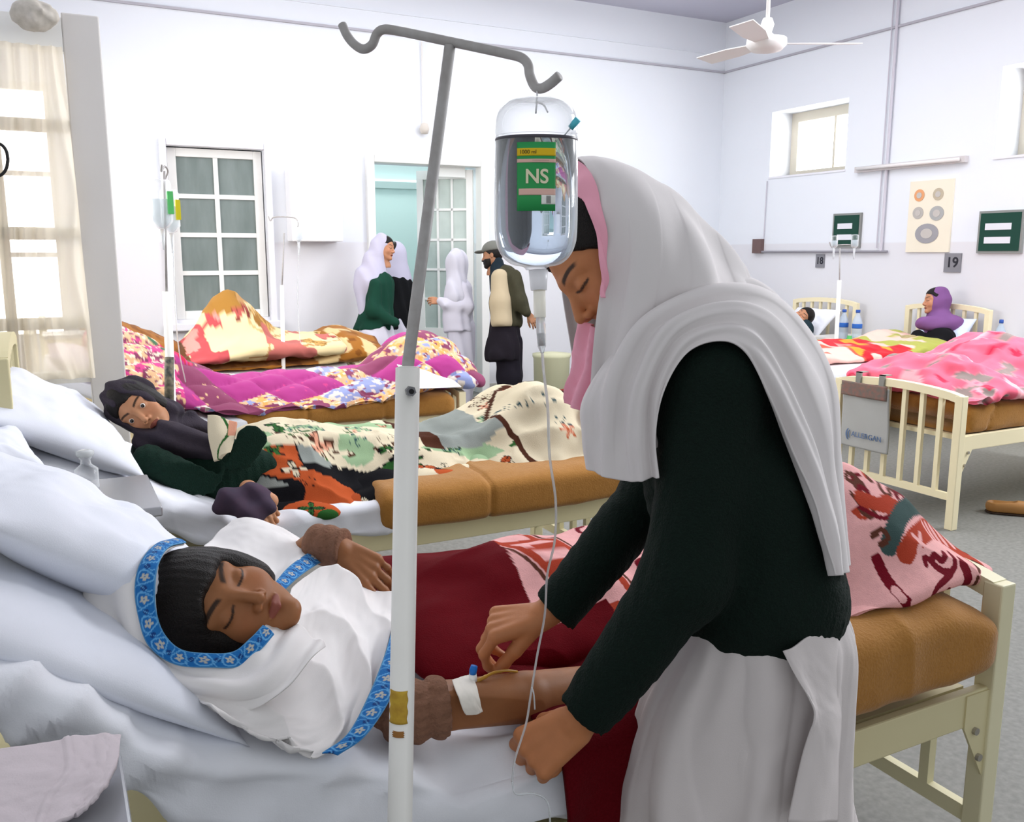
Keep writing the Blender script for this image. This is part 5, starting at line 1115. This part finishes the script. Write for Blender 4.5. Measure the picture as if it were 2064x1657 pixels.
body('headscarf', (lambda cc: lambda X: smin(s_ell(X, cc+np.array([0, 0, .01]), (.108, .115, .145)), s_cone(X, cc, P(920, 600, d-.05), .085, .12), .04)-.006*np.sin(X[..., 0]*80+X[..., 1]*30))(c), c-np.array([.3, .3, .55]), c+.2, .009, mat('white_scarf_far', '#c6c5d0', .85), t)
garment('tunic', d, [[(925, 585, .13), (922, 640, .135), (925, 668, .15)], [(935, 585, .055, -.08), (943, 618, .055, -.10), (900, 615, .04, -.12), (888, 607, .035, -.08)]], white_c, t, cut=(925, 670), fold=.008)
garment('trousers', d, [[(922, 660, .11), (928, 760, .085), (930, 812, .06)], [(935, 660, .11), (938, 760, .085), (938, 812, .06)]], white_c, t, fold=.008)
garment('shoe', d, [(930, 822, .04), (918, 827, .035)], mat('dark_shoe', '#23303a', .5), t)
d = 8.45
t, c, M = fig('standing man in grey cap and olive and beige jacket with hands behind him', d, (993, 515), (-.95, -.1, .2), (0, 1, 0), SK['man'], 1.0, hands=((1066, 634, d-.1, (.6, -.8, 0)),))
capm = mat('grey_cap', '#6b6c66', .9)
body('cap', (lambda cc, MM: lambda X: smin(smax(s_ell((X-cc)@MM, (0, -.01, .055), (.088, .108, .085)), -((X-cc)@MM)[..., 2]+.035, .01), s_ell((X-cc)@MM, (0, .12, .05), (.06, .055, .012)), .012))(c, M), c-.2, c+.2, .006, capm, t)
body('beard', (lambda cc, MM: lambda X: smax(head_sdf(X, cc, MM, 1.0)-.006, np.maximum(((X-cc)@MM)[..., 2]+.035, -((X-cc)@MM)[..., 1]+.01), .005))(c, M), c-.2, c+.2, .006, hair_m, t)
garment('shirt', d, [(1000, 530, .07), (1008, 580, .10)], mat('navy_shirt', '#14222c', .9), t)
garment('jacket', d, [[(1018, 560, .12), (1018, 610, .14), (1022, 648, .15)], [(1038, 558, .065, -.10), (1048, 608, .06, -.14), (1060, 630, .045, -.14)], [(1010, 548, .08, .1), (1005, 600, .07, .12)]], mat('olive_jacket', '#3c3a2a', .9, noise=.2, nscale=20), t, cut=(1020, 660))
garment('jacket_panel', d-.05, [[(1008, 560, .085, -.03), (1010, 610, .10, -.045), (1012, 648, .105, -.05)]], mat('beige_panel', '#b3a488', .9), t, cut=(1020, 660), fold=.002)
garment('tunic', d, [(1018, 640, .13), (1016, 700, .16), (1014, 716, .17)], mat('black_tunic', '#17121a', .95), t, cut=(1016, 728), fold=.008)
garment('trousers', d, [[(1018, 690, .11), (1022, 760, .09), (1020, 806, .065)], [(1030, 690, .11), (1032, 760, .09), (1032, 806, .065)]], mat('black_trousers', '#120e18', .95), t, fold=.006)
for a in (1003, 1018): garment('shoe', d, [(a+14, 820, .04), (a, 824, .035)], mat('sandal', '#3b352e', .6), t)
# woman in purple
d = 7.95
t, c, M = fig('woman in purple headscarf sitting up in bed at the right wall', d, (1885, 607), (-.96, .05, .05), (.05, 1, 0), SK['far'], 1.0, hairT=-.002, lean=(1892, 650))
pur = mat('purple_scarf', '#7d5388', .9, noise=.2, nscale=10, hex2='#5f3a6b')
def pf(X):
    q = (X-c)@M; e = s_ell(q, (0, -.03, .012), (.092, .108, .122)); e = smin(e, s_cone(X, P(1892, 625, d), P(1892, 655, d), .085, .13), .04)
    e = smin(e, s_cone(X, P(1860, 652, d-.10), P(1922, 654, d-.10), .06, .085), .04); e = smin(e, s_cone(X, P(1925, 668, d-.02), P(1942, 695, d), .08, .04), .03)
    e = smax(e, -s_ell(q, (0, .125, -.015), (.07, .11, .11)), .01); return e-.004*np.sin(X[..., 2]*45+X[..., 1]*35)
body('headscarf', pf, c-np.array([.45, .45, .6]), c+np.array([.35, .35, .2]), .009, pur, t)
garment('dress', d-.12, [[(1895, 688, .13), (1885, 712, .18)], [(1850, 678, .055, .02), (1840, 692, .05, -.02)]], black_m, t)
garment('sleeve', d-.15, [[(1838, 690, .06), (1822, 690, .05)], [(1822, 690, .05), (1855, 700, .045)]], mat('olive_print', '#8f8a55', .9, noise=.5, nscale=20, hex2='#d3b39a'), t)
# lying dark-haired patient
d = 8.9
t, c, M = fig('dark-haired patient lying in bed behind the white headscarf, near the water bottles', d, (1618, 640), (-.4, .3, -.7), (.85, .5, 0), SK['far'], 1.0)
garment('dress', d, [(1615, 665, .12), (1600, 690, .13)], mat('teal_dark', '#20323a', .9), t)
# ---------------------------------------------------------------- drip stands, bottles, small things
grey_enamel = mat('pole_white', '#f6f5f0', .4, noise=.06, nscale=15, hex2='#8b7a5c')
def sm(pts, n=30): return cr(np.array(pts), n)
T0 = P(822, 742, 1.235); B0 = P(806, 1657, 1.215); ax0 = (T0-B0)/np.linalg.norm(T0-B0); base = B0-ax0*(B0[2]-.03)/ax0[2]
ST = thing('drip_stand', (base[0], base[1], 0), 'tall white drip stand with bent steel hook bar in front of the nearest bed', 'stand')
MB().tube([base, T0], .0168, 28).tube([T0, T0+ax0*.002], [.0168, .012], 28).build('lower_tube', grey_enamel, ST, True)
MB().tube([T0-ax0*.05, T0+ax0*.004, P(907, 92, 1.18)], [.0085, .0085, .0075], 18).build('upper_rod', steel, ST, True)
hk = [(690, 50, 1.225), (700, 72, 1.222), (715, 90, 1.22), (733, 99, 1.215), (750, 90, 1.21), (760, 68, 1.205), (775, 59, 1.20), (800, 62, 1.197), (850, 72, 1.19), (907, 84, 1.18), (960, 95, 1.165), (1020, 108, 1.148), (1050, 116, 1.14), (1064, 130, 1.135), (1068, 152, 1.13), (1078, 174, 1.12), (1092, 178, 1.11), (1110, 168, 1.095), (1127, 153, 1.085)]
hp_ = sm([P(*a) for a in hk], 150)
MB().tube(hp_, .0062, 14).build('hook_bar', steel, ST, True)
MB().tube([P(826, 788, 1.217), P(829, 789, 1.207)], .0072, 6).build('lock_nut', mat('nut_steel', '#77777a', .35, .7), ST)
MB().tube([P(829, 789, 1.208), P(830, 789.5, 1.205)], .0035, 12).build('bolt', mat('nut_hole', '#1b1b1d', .5), ST)
for i in range(5):
    a = math.radians(20+72*i); e = np.array([base[0]+.24*math.cos(a), base[1]+.24*math.sin(a)*.6-.08, .03]); MB().tube([base, (base+e)/2+np.array([0, 0, .012]), e], .012, 10).build('foot', grey_enamel, ST, True)
# tape on the tube
tpn = thing('yellow_tape', P(809, 1418, 1.2), 'old yellow sticky tape stuck on the white drip stand tube', 'tape')
def wrap_patch(py0, py1, a0, a1, m_, nm, parent):
    q0 = T0+(B0-T0)*((py0-742)/915.); q1 = T0+(B0-T0)*((py1-742)/915.); n = 14; G = []
    for k in range(n):
        c_ = q0+(q1-q0)*k/(n-1); wob = .08*math.sin(k*1.3); G.append([c_+(uh*math.sin(a)-fh*math.cos(a))*.0176 for a in np.linspace(a0+wob, a1-wob*.6, 16)])
    return surf(nm, np.array(G), m_, parent, None, .0012)
wrap_patch(1385, 1450, -1.0, .55, mat('yellow_tape_m', '#c9a63a', .5, noise=.5, nscale=80, hex2='#8a5a20'), 'tape_strip', tpn)
wrap_patch(1464, 1476, -.6, .3, mat('rust_tape', '#9a6a35', .6), 'tape_strip', tpn)
# saline bottle
def bottle(name, c, r, H, label, parent_label=None, mats=None, liquid=.78, s=1):
    pass
bc = P(1080, 540, 1.10); rB = .0505; upv = np.array([0, 0, 1.])
Hh = .192; cB0 = P(1080, 538, 1.10)
sb = thing('saline_bottle', cB0, 'clear saline bottle with green NS label hanging upside down from the hook', 'bottle')
plastic = bpy.data.materials.new('bottle_plastic'); plastic.use_nodes = True; nt = plastic.node_tree; bb = nt.nodes['Principled BSDF']
bb.inputs['Base Color'].default_value = (.93, .96, .98, 1); bb.inputs['Roughness'].default_value = .06; bb.inputs['Specular IOR Level'].default_value = .8
tr_ = nt.nodes.new('ShaderNodeBsdfTransparent'); mx_ = nt.nodes.new('ShaderNodeMixShader'); fr_ = nt.nodes.new('ShaderNodeLayerWeight'); fr_.inputs[0].default_value = .35
rp = nt.nodes.new('ShaderNodeMapRange'); rp.inputs[3].default_value = .05; rp.inputs[4].default_value = .85; nt.links.new(fr_.outputs['Facing'], rp.inputs[0]); nt.links.new(rp.outputs[0], mx_.inputs[0])
nt.links.new(tr_.outputs[0], mx_.inputs[1]); nt.links.new(bb.outputs[0], mx_.inputs[2]); nt.links.new(mx_.outputs[0], nt.nodes['Material Output'].inputs[0])
prof = [(.012, -.004), (.016, 0), (.030, .003), (.041, .012), (.048, .026), (rB, .045), (rB, .10), (rB-.001, .15), (rB-.002, .155), (rB-.001, .160), (rB-.003, .178), (rB-.010, .190), (.028, .197), (.004, .194)]
def oval(mb, k=.80):
    return mb
MO = Matrix(((RT[0], fh[0]*.85, 0), (RT[1], fh[1]*.85, 0), (0, 0, 1))).to_4x4()
MB().lathe([(a, b) for a, b in cr(prof, 70)], cB0, 48, 'z', MO).build('bottle_shell', plastic, sb, True)
water = bpy.data.materials.new('saline'); water.use_nodes = True; nt = water.node_tree; wb = nt.nodes['Principled BSDF']
wb.inputs['Base Color'].default_value = (.50, .58, .68, 1); wb.inputs['Roughness'].default_value = .02; wb.inputs['Transmission Weight'].default_value = 1; wb.inputs['IOR'].default_value = 1.33  # blue-grey tint puts the dark refracted surroundings into the clear liquid's colour
pw = [(.010, .001), (.028, .006), (.040, .014), (.0465, .028), (rB-.0016, .045), (rB-.0016, .149), (rB-.003, .1495), (.001, .1497)]
MB().lathe([(a, b) for a, b in pw], cB0, 48, 'z', MO).build('saline', water, sb, True)
ring = mat('meniscus_dark', '#4d4a52', .3)
MB().lathe([(rB-.0012, .1485), (rB-.0006, .1500), (rB-.0006, .1515), (rB-.0012, .1525)], cB0, 48, 'z', MO).build('ring_mark', ring, sb, True)
MB().tube([P(1080, 228, 1.10), P(1082, 205, 1.105), P(1083, 180, 1.112)], .0012, 6).tube(sm([P(1082, 205, 1.105), P(1096, 212, 1.105), P(1104, 226, 1.10)]), .0012, 6).build('hanging_loop', mat('loop_white', '#e9e9ec', .5), sb, True)
MB().tube([P(1128, 284, 1.062), P(1150, 258, 1.05)], .0009, 6).build('vent_needle', mat('needle', '#b9c4cc', .3, .5), sb, True)
MB().tube([P(1150, 258, 1.05), P(1165, 240, 1.044)], [.0036, .0042], 10).build('needle_hub', mat('hub_cyan', '#58c3d6', .4), sb, True)
# green label: curved strip on the camera side
def lab(x0, x1, z0, z1, m_, nm, out=.0006, n=16, par=None):
    """x in metres to the right across the face of the bottle, z up from the bottle base"""
    G = []
    for zz in np.linspace(z0, z1, 6): G.append([cB0+uh*x+fh*(-.85*math.sqrt(max(rB*rB-x*x, 0))-out)+upv*zz for x in np.linspace(x0, x1, n)])
    return surf(nm, np.array(G), m_, par or sb, None, .0003)
gm = mat('label_green', '#2f9b55', .5); ym = mat('label_yellow', '#e0bb1c', .5); pm = mat('label_pink', '#e3b9ad', .5); cmn = mat('label_cream', '#e6dfc0', .5)
LX0, LX1 = -.0235, .0215
LB = lab(LX0, LX1, .0655, .1435, gm, 'label')
lab(LX0, LX1, .128, .1365, ym, 'label_band', .0011, par=LB); lab(LX0, LX1, .1205, .1245, pm, 'label_band', .0011, par=LB); lab(LX0+.002, LX1, .0835, .0910, pm, 'label_band', .0011, par=LB); lab(.005, LX1, .073, .0835, mat('label_white', '#e8ebe6', .5), 'label_band', .0013, par=LB)
RL = Matrix((tuple((uh[i], upv[i], -fh[i], 0)) for i in range(3))).to_4x4() if False else Matrix(((uh[0], 0, -fh[0], 0), (uh[1], 0, -fh[1], 0), (0, 1, 0, 0), (0, 0, 0, 1)))
def ltext(s, size, x, z, m_, out=.0012, bold=False, nm='lettering'):
    o = text(s, size, (0, 0, 0), Matrix.Identity(4), m_, LB, nm, .0001, bold=bold); me = o.data
    for v in me.vertices:
        X = x+v.co.x; Z = z+v.co.y; p = cB0+uh*X+fh*(-.85*math.sqrt(max(rB*rB-X*X, 0))-out-v.co.z)+upv*Z; v.co = p
ltext('NS', .0225, -.0005, .104, cmn, .0014, True)
ltext('1000 ml', .0062, -.011, .1322, mat('label_ink', '#4a4326', .6), .0016)
for k in range(5): ltext('|||||||||', .0024, .0135, .0752+.0017*k, dark, .0018)
for k in range(3): ltext('______________', .0028, .004, .1215+.0024*k, dark, .0016) if k < 2 else None
G_ = disc(0, 0, .001, .001, 0)
# drip chamber and tubes
clear_t = mat('clear_tube', '#eef2f4', .1, trans=.55, ior=1.2, alpha=.75, spec=.7)
dr = thing('drip_line', P(1092, 660, 1.10), 'clear plastic drip chamber and long thin tube below the saline bottle', 'tube')
MB().tube([P(1085, 545, 1.10), P(1086, 585, 1.10)], [.012, .010], 18).build('bottle_neck', mat('neck_white', '#e6e6ea', .3, alpha=.55), dr, True)
MB().tube([P(1087, 585, 1.10), P(1088, 640, 1.10)], [.0075, .0075], 14).build('spike', mat('spike_cream', '#e8e4cc', .4, alpha=.45), dr, True)
MB().tube([P(1089, 640, 1.10), P(1090, 655, 1.10), P(1092, 698, 1.10), P(1093, 712, 1.10)], [.0055, .0062, .0052, .0020], 16).build('drip_chamber', clear_t, dr, True)
MB().tube([P(1090, 672, 1.099), P(1092, 697, 1.099)], [.0046, .0045], 12).build('flow_clip', mat('clip_grey', '#b9b3b4', .3, alpha=.8), dr, True)
ln = [(1093, 710, 1.10), (1096, 750, 1.11), (1104, 820, 1.13), (1108, 920, 1.16), (1120, 1010, 1.20), (1118, 1090, 1.24), (1103, 1160, 1.28), (1098, 1240, 1.32), (1083, 1320, 1.34), (1070, 1400, 1.345), (1060, 1460, 1.345), (1038, 1530, 1.35), (1032, 1575, 1.36)]
MB().tube(sm([P(*a) for a in ln], 140), .0017, 10).build('tube', clear_t, dr, True)
ln2 = [(1032, 1575, 1.36), (1040, 1600, 1.36), (1075, 1600, 1.37), (1100, 1612, 1.38), (1108, 1640, 1.38), (1108, 1700, 1.40)]
MB().tube(sm([P(*a) for a in ln2], 50), .0016, 8).build('tube', clear_t, dr, True)
MB().tube(sm([P(1072, 1385, 1.335), P(1076, 1400, 1.33), P(1078, 1430, 1.33)], 12), .0012, 8).build('tube', clear_t, dr, True)
# smaller drip stands further back
def small_stand(label, top, mid_, bot, d, hook, r0=.011, r1=.006):
    f_ = P(bot[0], bot[1], d); f0 = f_.copy(); f0[2] = .03
    t = thing('drip_stand', (f0[0], f0[1], 0), label, 'stand')
    MB().tube([f0, P(mid_[0], mid_[1], d)], r0*1.3, 14).build('lower_tube', grey_enamel, t, True)
    MB().tube([P(mid_[0], mid_[1]+10, d), P(top[0], top[1], d)], r1, 10).build('upper_rod', steel, t, True)
    MB().tube(sm([P(a, b, d+c) for a, b, c in hook], 40), r1*.8, 8).build('hook_bar', steel, t, True)
    for i in range(4):
        a = math.pi/2*i+.6; MB().tube([f0, f0+np.array([.2*math.cos(a), .2*math.sin(a), -.01])], .011, 8).build('foot', grey_enamel, t, True)
    return t
st = small_stand('white drip stand between the second bed and the magenta quilt bed', (331, 345), (336, 588), (341, 830), 4.42, [(326, 332, -.1), (325, 345, -.08), (332, 335, -.03), (338, 345, .03), (333, 360, .08)], .016)
MB().tube([P(341, 720, 4.42), P(341, 832, 4.42)], .0222, 14).build('dark_sleeve', mat('dark_sleeve', '#2c3436', .6, noise=.5, nscale=40, hex2='#b8a98a'), st, True)
small_stand('thin drip stand beside the brown blanket bed in front of the wall cabinet', (573, 470), (568, 575), (567, 722), 7.05, [(541, 436, 0), (545, 445, 0), (552, 438, 0), (575, 437, 0), (595, 440, 0), (601, 450, 0), (600, 458, 0)], .012)
small_stand('pale drip stand holding bottles in front of the green notice board', (1693, 500), (1692, 565), (1690, 640), 8.0, [(1672, 488, 0), (1676, 497, 0), (1690, 494, 0), (1715, 494, 0), (1722, 500, 0)], .014)
def hang_bottle(name, c, r, H, label, group=None, labcol=None, up=-1):
    t = thing(name, c, label, 'bottle', group); pf_ = [(.25*r, 0), (.6*r, .04*H), (r, .16*H), (r, .9*H), (.85*r, .98*H), (.1*r, H)]
    MB().lathe(pf_, c, 20).build('bottle_shell', plastic, t, True); MB().lathe([(.2*r, .02*H), (.9*r, .17*H), (.93*r, .6*H), (.05*r, .601*H)], c, 20).build('saline', mat('pale_saline', '#d9e6ee', .1, alpha=.45), t, True)
    MB().tube([c+np.array([0, 0, -.10]), c], [.006, .012], 10).build('drip_chamber', clear_t, t, True)
    if labcol: MB().box(c+np.array([r*.5, -r*1.02, .3*H]), c+np.array([r*1.0, -r*.3, .75*H])).build('label', mat('lab'+labcol, labcol, .6), t)
    return t
hang_bottle('saline_bottle', P(328, 462, 4.40), .052, .24, 'half-empty clear drip bottle hanging in front of the back window', labcol='#5cbf6e')
hang_bottle('saline_bottle', P(346, 470, 4.55), .045, .22, 'second clear drip bottle with yellow and green label near the back window', labcol='#d8c928')
hang_bottle('saline_bottle', P(602, 488, 7.05), .032, .16, 'small clear drip bottle hanging in front of the white wall cabinet')
hang_bottle('saline_bottle', P(1681, 500, 8.0), .03, .11, 'small drip bottle at the left of the far green board')
hang_bottle('saline_bottle', P(1722, 500, 8.0), .032, .12, 'small drip bottle at the right of the far green board')
for pts, lb in (([P(349, 500, 4.55), P(352, 600, 4.5), P(360, 700, 4.5), P(374, 770, 4.6)], 'thin clear tube hanging from the drip bottles over the magenta quilt'), ([P(602, 510, 7.05), P(600, 600, 7.1), P(604, 680, 7.1), P(610, 695, 7.1)], 'thin clear tube hanging from the small bottle by the wall cabinet')):
    tag(MB().tube(sm(pts, 40), .003, 6).build('drip_tube', clear_t, None, True), lb, 'tube')
# water bottles
def water_bottle(px, py, d, h, label, group='water bottles by the right wall'):
    c = P(px, py, d); t = thing('water_bottle', c, label, 'bottle', group); r = h*.135
    MB().lathe([(r*.8, 0), (r, .02*h), (r, .3*h), (r*.93, .33*h), (r, .36*h), (r, .62*h), (r*.9, .70*h), (r*.38, .88*h), (r*.36, .93*h)], c, 20).build('bottle_shell', mat('pet_blue', '#c5d6e6', .15, alpha=.6), t, True)
    MB().lathe([(r*1.02, .48*h), (r*1.03, .50*h), (r*1.03, .60*h), (r*1.02, .61*h)], c, 20).build('label', mat('bottle_label_blue', '#2b62b5', .5), t, True)
    MB().lathe([(r*.44, .92*h), (r*.46, .93*h), (r*.44, 1.0*h), (r*.3, 1.0*h)], c, 16).build('cap', mat('cap_royal', '#274f9e', .4), t, True)
lt = thing('bedside_locker', (6.75, 6.05, 0), 'pale bedside locker carrying the water bottles between the two right wall beds', 'locker')
MB().box((6.45, 5.88, 0), (6.95, 6.3, .70)).build('body', cream2, lt, bevel=.005); MB().box((6.42, 5.86, .70), (6.98, 6.32, .72)).build('top', mat('locker_top', '#c9c6c0', .4), lt); MB().box((6.44, 5.92, .45), (6.45, 6.26, .66)).build('drawer', mat('locker_drawer', '#e2d9bd', .4), lt)
water_bottle(1698, 692, 8.2, .31, 'clear water bottle with blue cap, left of the pair on the far locker')
water_bottle(1725, 696, 8.1, .32, 'clear water bottle with blue cap, right of the pair on the far locker')
t = thing('green_jar', P(1711, 697, 8.05), 'small green-labelled jar between the two water bottles', 'jar'); MB().lathe([(.03, 0), (.032, .01), (.032, .06), (.02, .07), (.022, .09), (.01, .09)], P(1711, 697, 8.05), 14).build('jar_body', mat('jar_green', '#4fae5a', .5), t, True)
lt2 = thing('bedside_locker', (7.05, 4.62, 0), 'pale bedside locker right of the headboard of the woman in purple', 'locker')
MB().box((6.85, 4.45, 0), (7.25, 4.85, .70)).build('body', cream2, lt2, bevel=.005); MB().box((6.83, 4.43, .70), (7.27, 4.87, .72)).build('top', MT['locker_top'], lt2)
cc_ = np.array([7.05, 4.76, .72]); t = thing('water_bottle', cc_, 'lone water bottle with blue cap behind the pink blanket', 'bottle'); MB().lathe([(.035, 0), (.038, .01), (.038, .14), (.014, .20), (.014, .21)], cc_, 18).build('bottle_shell', mat('pet_blue'), t, True); MB().lathe([(.016, .205), (.017, .21), (.016, .235), (.01, .236)], cc_, 14).build('cap', mat('cap_royal'), t, True)
c_ = P(219, 668, 5.6)
lk = thing('bedside_locker', (c_[0]-.15, c_[1], 0), 'pale locker behind the white curtain post, carrying a blue-labelled bottle', 'locker'); MB().box((c_[0]-.36, c_[1]-.16, 0), (c_[0]+.03, c_[1]+.16, c_[2]-.02)).build('body', cream2, lk); MB().box((c_[0]-.37, c_[1]-.17, c_[2]-.02), (c_[0]+.04, c_[1]+.17, c_[2])).build('top', MT['locker_top'], lk)
t = thing('water_bottle', P(219, 668, 5.6), 'small bottle with blue label beside the white post at the quilt bed', 'bottle'); c_ = P(219, 668, 5.6); MB().lathe([(.03, 0), (.032, .01), (.032, .07), (.012, .11), (.012, .125)], c_, 16).build('bottle_shell', mat('pet_blue'), t, True); MB().lathe([(.033, .01), (.034, .015), (.034, .045), (.033, .05)], c_, 16).build('label', mat('bottle_label_blue'), t, True)
# bag on the footboard of the right bed
bg = thing('hanging_bag', (4.29, 3.75, .40), 'grey cloth bag reading ALLERGAN hanging on the cream footboard at right', 'bag')
xb = 4.275; y0, y1 = 3.52, 3.86
gy, gz = np.meshgrid(np.linspace(0, 1, 30), np.linspace(0, 1, 40), indexing='ij')
Y = y1-(y1-y0)*gy-.03*gy*(1-gz)*0+(gz-.5)*.02; Zz = .345+(.725-.345)*gz; Xx = xb-.012*np.sin(gy*np.pi)*(1-gz*.6)-.004*np.sin(gy*9+gz*6)
surf('bag_body', np.stack([Xx, Y, Zz], -1), mat('bag_grey', '#a9a9a6', .85, bump=.1, bscale=300), bg, None, .012)
gy, gz = np.meshgrid(np.linspace(0, 1, 16), np.linspace(0, 1, 10), indexing='ij')
surf('bag_flap', np.stack([xb-.016-.006*np.sin(gy*np.pi), y1+.005-(y1-y0-.01)*gy, .655+.085*gz], -1), mat('bag_flap_dark', '#6a6862', .9, noise=.8, nscale=40, hex2='#94655a'), bg, None, .006)
for yy in (3.60, 3.77): MB().box((4.285, yy-.018, .72), (4.30, yy+.018, .80)).box((4.285, yy-.018, .795), (4.352, yy+.018, .80)).build('strap', mat('strap_grey', '#8d8d86', .8), bg)
ink = mat('bag_ink', '#5d7396', .8)
text('ALLERGAN', .045, (xb-.022, 3.655, .425), RW, ink, bg)
text('(', .07, (xb-.022, 3.80, .425), RW, ink, bg, 'logo', bold=True); text('(', .05, (xb-.022, 3.785, .425), RW, ink, bg, 'logo', bold=True)
# floor things
sh_c = Z0 = np.array([4.86, 3.14, 0])
t = thing('shoe', sh_c, 'tan leather slip-on shoe lying on the floor at the right edge', 'shoe')
body('upper', lambda X: smax(smax(s_cone(X, sh_c+np.array([-.02, .06, .04]), sh_c+np.array([.14, -.12, .035]), .05, .042), -s_cone(X, sh_c+np.array([-.02, .06, .09]), sh_c+np.array([.04, 0, .085]), .045, .03), .006), .012-X[..., 2], .004), sh_c-.2, sh_c+.26, .005, mat('tan_leather', '#a37440', .5), t)
body('sole', lambda X: smax(smax(s_cone(X*np.array([1, 1, 1]), sh_c+np.array([-.02, .06, .0]), sh_c+np.array([.14, -.12, .0]), .052, .045), X[..., 2]-.012, .002), -X[..., 2]+.001, .002), sh_c-.2, sh_c+.26, .005, mat('dark_sole', '#3a2a20', .7), t)
bgc = np.array([5.75, 3.45, .0])
t = thing('plastic_bag', bgc, 'crumpled clear plastic bag on the floor under the bed at the right edge', 'bag')
body('bag', lambda X: s_ell(X, bgc+np.array([0, 0, .14]), (.16, .13, .14))-.025*fbm(X[..., 0]*14, X[..., 1]*14, X[..., 2]*14), bgc-.3, bgc+.35, .012, mat('plastic_bag_grey', '#a9b0b4', .25, spec=.6), t)
t = thing('waste_bin', (4.62, 8.0, 0), 'pale green waste bin against the back wall behind the headscarf', 'bin'); MB().lathe([(.15, 0), (.18, .02), (.19, .42), (.20, .44), (.20, .47), (.02, .49)], (4.62, 8.05, 0), 24).build('bin_body', mat('bin_green', '#c9c8a8', .6), t, True)
# bedside lockers by the camera-side beds
l1 = thing('bedside_locker', (.05, 2.6, 0), 'grey metal bedside locker between the two nearest beds with a bottle on it', 'locker')
lg = mat('locker_grey', '#b4b6ba', .35, .3)
MB().box((-.28, 2.36, 0), (.20, 2.70, .845)).build('body', lg, l1, bevel=.006); MB().box((-.30, 2.34, .845), (.215, 2.72, .87)).build('top', mat('locker_top_grey', '#a8aaae', .25, .5), l1, bevel=.004); MB().box((-.22, 2.352, .55), (.15, 2.36, .80)).build('door', mat('locker_door', '#bcbec2', .4), l1)
c_ = np.array([.055, 2.62, .87]); t = thing('glass_bottle', c_, 'small clear glass medicine bottle standing on the grey bedside locker', 'bottle')
MB().lathe([(.026, 0), (.03, .004), (.03, .055), (.014, .068), (.012, .08), (.016, .085), (.016, .09)], c_, 20).build('bottle_shell', plastic, t, True); MB().lathe([(.02, .09), (.023, .094), (.023, .104), (.012, .108)], c_, 18).build('stopper', mat('stopper_clear', '#d5d9da', .1, alpha=.7), t, True)
l2 = thing('bedside_locker', (-.1, .85, 0), 'grey metal bedside locker in the bottom left corner under a pinkish cloth', 'locker')
q = P(238, 1600, .98)
MB().box((-.50, .68, 0), (.025, 1.09, .885)).build('body', lg, l2, bevel=.006); MB().box((-.51, .67, .885), (.035, 1.10, .905)).build('top', MT['locker_top_grey'], l2, bevel=.004)
zt = q[2]+.012
ct = [[P(-60, 1520, 1.0), P(100, 1497, 1.03), P(180, 1485, 1.05), P(243, 1484, 1.06)], [P(-60, 1580, .97), P(100, 1560, .985), P(190, 1545, 1.0), P(237, 1535, 1.01)], [P(-60, 1640, .93), P(60, 1625, .95), P(160, 1600, .965), P(215, 1580, .97)], [P(-60, 1720, .90), P(40, 1700, .91), P(120, 1660, .93), P(175, 1630, .945)]]
tag(loft('folded_cloth', ct, 60, 60, mat('pinkish_cloth', '#d8cdd2', .9, bump=.1, bscale=400), None, lambda u, v, G: .004*fbm(u*6, v*6)+.002*(np.abs(v-.45) < .01), world=True, solid=.006), 'pinkish white cloth spread on the locker in the bottom left corner', 'cloth')
